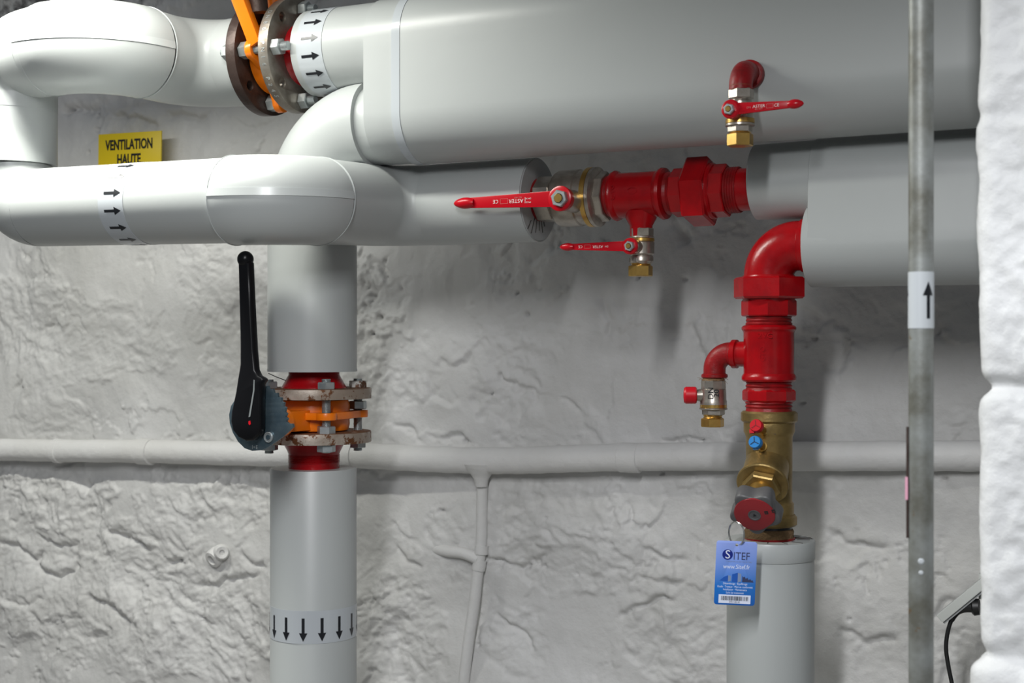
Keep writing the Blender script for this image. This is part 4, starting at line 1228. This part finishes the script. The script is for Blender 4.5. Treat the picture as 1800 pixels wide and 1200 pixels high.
MB().shape([circ(0, 0, 9.2 * kt, 36)], 0.0002, tp(-15.5, 32, 0.0007)).build('logo_disc', NAVY, root)
MB().text('S', 21 * kt, tp(-15.3, 31.7, 0.0010), 1.0, 0.0001, weight=0.0).build('lettering', CARDW, root)
MB().text('ITEF', 19 * kt, tp(9, 29.5, 0.0008), 0.86, 0.0001).build('lettering', CARDD, root)
MB().text('L\'expertise au service de l\'eau', 3.9 * kt, tp(5, 20.5, 0.0008), 0.95, 0.0001).build('lettering', CARDG, root)
MB().text('www.Sitef.fr', 11.0 * kt, tp(1, 11, 0.0008), 0.86, 0.0001).build('lettering', CARDW, root)
for y, t in ((-18.5, 'Désemboage · Equilibrage'), (-24, 'Etude · Travaux · Mise en conformité'), (-29, 'Installation · Maintenance'), (-34.5, 'Suivi de traitement')):
    MB().text(t, 5.1 * kt, tp(0, y, 0.0008), 0.80, 0.0001).build('lettering', CARDW, root)


def poly(lp, m, nm, dz=0.0008): MB().shape([[(x * kt, y * kt) for x, y in lp]], 0.0002, tp(0, 0, dz)).build(nm, m, root)


poly([(-28, -14), (-13, -15), (-13, -4), (-20, -7)], CARDB, 'printed_building')
poly([(-13, -15), (-8, -14), (-8, -5), (-13, -4)], CARDG, 'printed_building')
poly([(-6, -15), (4, -16), (4, 1), (-6, -2)], CARDB, 'printed_building')
poly([(4, -16), (10, -14), (10, -1), (4, 1)], CARDG, 'printed_building')
poly([(12, -15), (32, -15), (30, -11), (28, -12), (26, -9), (23, -11), (21, -7), (18, -9), (16, -5), (14, -7), (12, -4)], CARDD, 'printed_building')
poly([(-28, -53), (28, -53), (28, -38), (-28, -38)], CARDW, 'barcode_panel')
mb = MB(); random.seed(11); x = -23.5
while x < 23:
    w = random.choice((0.5, 0.8, 1.3)); mb.shape([[(x * kt, -48 * kt), ((x + w) * kt, -48 * kt), ((x + w) * kt, -40.5 * kt), (x * kt, -40.5 * kt)]], 0.0002, tp(0, 0, 0.0010)); x += w + random.choice((0.5, 0.7, 1.0))
mb.build('barcode', BLACK, root)
MB().text('0707-28143', 4.4 * kt, tp(0, -50.6, 0.0010), 0.9, 0.0001).build('lettering', BLACK, root)

# ================================================================== DRAIN VALVE ON THE BIG JACKET
D6 = 1.942
k6 = depth(1302, D6) / F
root = thing('ball_valve', 'small nickel drain valve hanging off the big top jacket, red lever pointing right', 'valve', P(1302, 257, D6))
pts, arcs = fillet([(S(1302, D6), D2 - RU + 0.02, zat(1302, 122, D6)), (S(1302, D6), D6, zat(1302, 122, D6)), (S(1302, D6), D6, zat(1302, 158, D6))], [0.026], 14)
MB().tube(pts, 20.5 * k6, 36).build('elbow', REDD, root, 'worn red elbow')
MB().lathe([(0, 21 * k6), (0.002, 26 * k6), (0.010, 25.5 * k6), (0.012, 20 * k6)], (S(1302, D6), D2 - RU - 0.003, zat(1302, 122, D6)), -Y, 36).build('elbow_rim', REDD, root)
vstack([(148, 19), (151, 20.5), (155, 19), (159, 19.5)], 1302, D6, root, 'thread', HEMP)
vhex(157, 174, 22.5, 1303, D6, root, 'hexagon_end', NICKEL, 6, 0.5)
vstack([(173, 20), (176, 18), (180, 21), (205, 22.5), (209, 22.5)], 1302, D6, root, 'body', NICKEL)
vstack([(208.5, 23), (209.5, 25.5), (217, 25.5), (218, 24)], 1301, D6, root, 'brass_ring', BRASS)
vstack([(217.5, 24), (218, 25.8), (221.5, 25.8), (223, 21)], 1301, D6, root, 'collar', NICKEL)
vhex(221, 233, 22, 1301, D6, root, 'hexagon_end', NICKEL, 6, 0.5)
vstack([(231, 17), (233, 19), (235, 17.5), (237, 19), (239, 17)], 1301, D6, root, 'thread', BRASS)
vhex(235, 257, 23.5, 1301, D6, root, 'end_cap', BRASS, 6, 0.55, label='bright brass hexagonal cap')
dh = D6 - 0.034
MB().lathe([(0, 0.010), (0.03, 0.011)], P(1287, 192, dh), Y, 24).build('stem_boss', NICKEL, root)
hd, M, L = lever_handle(root, (1285, 192), (1405, 182), dh, 0.0135, 0.0165, 0.0095, 0.0066)
stem_nut(root, P(1283, 192.5, dh - 0.004), 0.0080, h=0.008)
marks(hd, M, L, [('ASTER', 0.42, 0.0006, 0.0060, 1.05, WHITEP), ('RG-1007', 0.42, -0.0032, 0.0028, 1.1, PINKP), ('CE', 0.68, 0, 0.0060, 1.0, WHITEP), ('DN', 0.27, 0, 0.004, 1.0, PINKP)], 0, False)
outline_box(hd, M, L, 0.53, 0.63, 0.0030, PINKP)

# ================================================================== ON THE WALL
def wy(px, py):
    p = P(px, py, WD); h = float(wall_h(np.array([p.x]), np.array([p.z]))[0]); return WD + 0.008 - h


WP = 2.482
cl = [(-120, 789), (0, 790), (120, 792), (260, 793), (420, 797), (560, 799), (640, 801), (740, 806), (830, 809), (920, 809), (1000, 806), (1120, 803), (1250, 802), (1400, 802), (1560, 801), (1720, 801), (1850, 801)]
P3 = [P(x, y, WP) for x, y in cl]


def smooth(P3, sub=8):
    out = []
    for i in range(len(P3) - 1):
        p0 = P3[max(i - 1, 0)]; p1 = P3[i]; p2 = P3[i + 1]; p3 = P3[min(i + 2, len(P3) - 1)]
        for k in range(sub):
            t = k / sub
            out.append(0.5 * ((2 * p1) + (-p0 + p2) * t + (2 * p0 - 5 * p1 + 4 * p2 - p3) * t * t + (-p0 + 3 * p1 - 3 * p2 + p3) * t ** 3))
    out.append(P3[-1]); return out


sm = smooth(P3)
random.seed(2)
root = thing('drain_pipe', 'white painted horizontal pipe running along the rough wall behind the valves', 'pipe', (P3[0].x, WP, P3[0].z))
MB().tube(sm, [0.0262 + 0.0005 * math.sin(i * 1.7) for i in range(len(sm))], 40).build('pipe', PAINTP, root)


def ring_on(px, py, w, r, name, d=WP):
    a = P(px, py, d); b = P(px + w, py, d)
    return MB().lathe([(0, r - 0.003), (0.002, r), ((b.x - a.x) - 0.002, r), (b.x - a.x, r - 0.003)], a, X, 40).build(name, PAINTP, root)


ring_on(244, 793, 24, 0.0292, 'coupling'); ring_on(1090, 803.5, 36, 0.0282, 'coupling'); ring_on(98, 792, 10, 0.0285, 'coupling')
ring_on(612, 800, 14, 0.028, 'coupling')
cxp = P(846, 815, WP)
MB().lathe([(0, 0.036), (0.010, 0.031), (0.019, 0.022), (0.030, 0.0150), (0.045, 0.0118)], cxp, -Z, 32).build('outlet_cone', PAINTP, root)
bp_ = [P(x, y, WP + 0.008) for x, y in ((848, 835), (847, 900), (846, 955), (840, 1005), (833, 1065), (826, 1110), (819, 1165), (812, 1230), (800, 1330))]
MB().tube(smooth(bp_), 0.0113, 24).build('branch_pipe', PAINTP, root, 'thin white branch pipe running down the wall')
MB().tube([P(847, 958, WP + .008), P(846, 973, WP + .008)], 0.0137, 24).build('coupling', PAINTP, root)
MB().tube([P(844, 984, WP + .008), P(841, 1001, WP + .008)], 0.0135, 24).build('coupling', PAINTP, root)
MB().tube(smooth([P(842, 983, WP + .006), P(815, 972, WP + .006), P(790, 969, WP + .010), P(764, 964, WP + 0.03)]), 0.0115, 24).build('side_outlet', PAINTP, root)

# plastered plastic plug in the wall
yb = wy(385, 975)
c = P(385, 978, yb)
root = thing('wall_plug', 'lumpy painted-over plug sticking out of the lower left wall', 'wall plug', c)
MB().lathe([(-0.02, 0.022), (0.006, 0.021), (0.012, 0.019), (0.013, 0.012), (0.004, 0.011)], c + Vector((-0.010, 0, -0.002)), Vector((-0.25, -1, -0.5)).normalized(), 24).build('socket', PAINTP, root)
MB().lathe([(-0.03, 0.019), (0.018, 0.017), (0.024, 0.013), (0.022, 0.006), (0.016, 0.005)], c + Vector((0.006, 0, 0.010)), Vector((0.75, -0.8, 0.12)).normalized(), 24).build('pin', PAINTP, root)

# yellow sign
ds = 2.462
tl, tr = P(174, 236.5, ds), P(284.5, 229.5, ds)
exx = (tr - tl).normalized(); sw = (tr - tl).length; shh = 0.125
root = thing('sign', 'yellow VENTILATION HAUTE sign on the wall above the left pipe', 'sign', tl)
eyy = Vector((-exx.z, 0, exx.x)); MS = frame(tl - eyy * 0, exx, eyy)
MB().shape([[(0, 0), (sw, 0), (sw, -shh), (0, -shh)]], 0.003, MS, bev=0.0004).build('panel', YELLOW, root)
MB().text('VENTILATION', 0.0315, MS @ Matrix.Translation((sw * 0.495, -0.0275, 0.002)), 0.69, 0.0003, weight=0.0009).build('lettering', BLACK, root)
MB().text('HAUTE', 0.0315, MS @ Matrix.Translation((sw * 0.495, -0.0605, 0.002)), 0.69, 0.0003, weight=0.0009).build('lettering', BLACK, root)
MB().lathe([(0, 0.005), (0.045, 0.005)], MS @ Vector((sw / 2, -shh * 0.85, 0.0)), Y, 12).build('fixing', YELLOW, root)

# ================================================================== RIGHT SIDE
DG = 1.55
sG = S(1619, DG); kG = depth(1619, DG) / F
root = thing('steel_pipe', 'bare galvanised steel pipe standing in front of everything near the right edge', 'pipe', (sG, DG, 0))
MB().lathe([(0, 21.5 * kG), (2.6, 21.5 * kG)], (sG, DG, 0), Z, 40).build('tube', GALV, root)
za, zb_ = zat(1619, 577, DG), zat(1619, 478, DG)
lab = MB().lathe([(0, 21.6 * kG), (0, 22.4 * kG), (zb_ - za, 22.4 * kG), (zb_ - za, 21.6 * kG)], (sG, DG, za), Z, 40, caps=False).build('flow_label', LABELW, root, 'white band with an arrow pointing up')
ef = Vector((-sG, -DG, 0)).normalized(); es = RIGHT
for aa in (33, 33 - 130):
    a0_ = math.radians(aa)
    wrap_arrow((sG, DG, zat(1619, 560, DG)), Z, ef, (es - ef * es.dot(ef)).normalized(), 22.9 * kG, 0, zat(1619, 495, DG) - zat(1619, 560, DG), a0_, width=0.0125, shaft=0.0040, head=0.38).build('arrow', BLACK, lab)
ez = (es - ef * es.dot(ef)).normalized()
mb = MB()
cc = Vector((sG, DG, 0)) - ez * 0.0135 + ef * 0.002
mb.box((-0.0012, -0.003, zat(1619, 945, DG)), (0.0012, 0.003, zat(1619, 750, DG)), Matrix.Translation(cc))
mb.build('paint_drip', FLDARK, root)
MB().box((-0.0016, -0.0035, zat(1619, 878, DG)), (0.0012, 0.0035, zat(1619, 838, DG)), Matrix.Translation(cc - ez * 0.0006)).build('sticker', PINK, root, 'small pink sticker')
for (y, w) in ((983, 0.0033), (1003, 0.0025)):
    MB().lathe([(0, w), (0.001, w * 0.6)], Vector((sG, DG, zat(1619, y, DG))) + ef * 21.4 * kG, ef, 12).build('paint_spot', LABELW, root)

# socket strip with plugged lead, low on the right
dS = 2.30
pa, pb = P(1656, 1083, dS), P(1760, 998, dS)
e = (pb - pa).normalized(); L = (pb - pa).length; en = Vector((-e.z, 0, e.x))
root = thing('socket_strip', 'slanting white socket strip half hidden behind the near block wall', 'power strip', pa)
MB().shape([rrect(L / 2, 0.0075, 0.002, 3)], 0.05, frame((pa + pb) / 2, e, en), bev=0.0015).build('housing', STRIPM, root)
MB().shape([rrect(L / 2, 0.0018, 0.0008, 2)], 0.04, frame((pa + pb) / 2 - en * 0.009, e, en)).build('rail', CAPG, root)
MB().box((0, 0, -0.02), (0.03, 0.20, 0.02), frame(pb - e * 0.05 + Y * 0.02, X, Y)).build('bracket', STRIPM, root)
pg = [P(x, y, dS - 0.01) for x, y in ((1730, 1066), (1712, 1066), (1700, 1067), (1690, 1070), (1680, 1077), (1671, 1093), (1665, 1115), (1663, 1140), (1667, 1170), (1674, 1205), (1683, 1260), (1690, 1330))]
sp_ = smooth(pg, 6)
root = thing('power_cable', 'black power cable hanging from its plug at the lower right', 'cable', pg[3])
MB().tube(sp_[18:], 0.0033, 16).build('cable', BLACKR, root)
MB().tube(sp_[6:30], [0.0095 - 0.0052 * min(1, k / 23) for k in range(24)], 20).build('strain_relief', BLACKR, root)
MB().tube([P(1722, 1066, dS - 0.01), P(1712, 1066.5, dS - 0.01), P(1709, 1066.5, dS - 0.01)], [0.0125, 0.0135, 0.011], 20).build('plug', BLACKR, root)
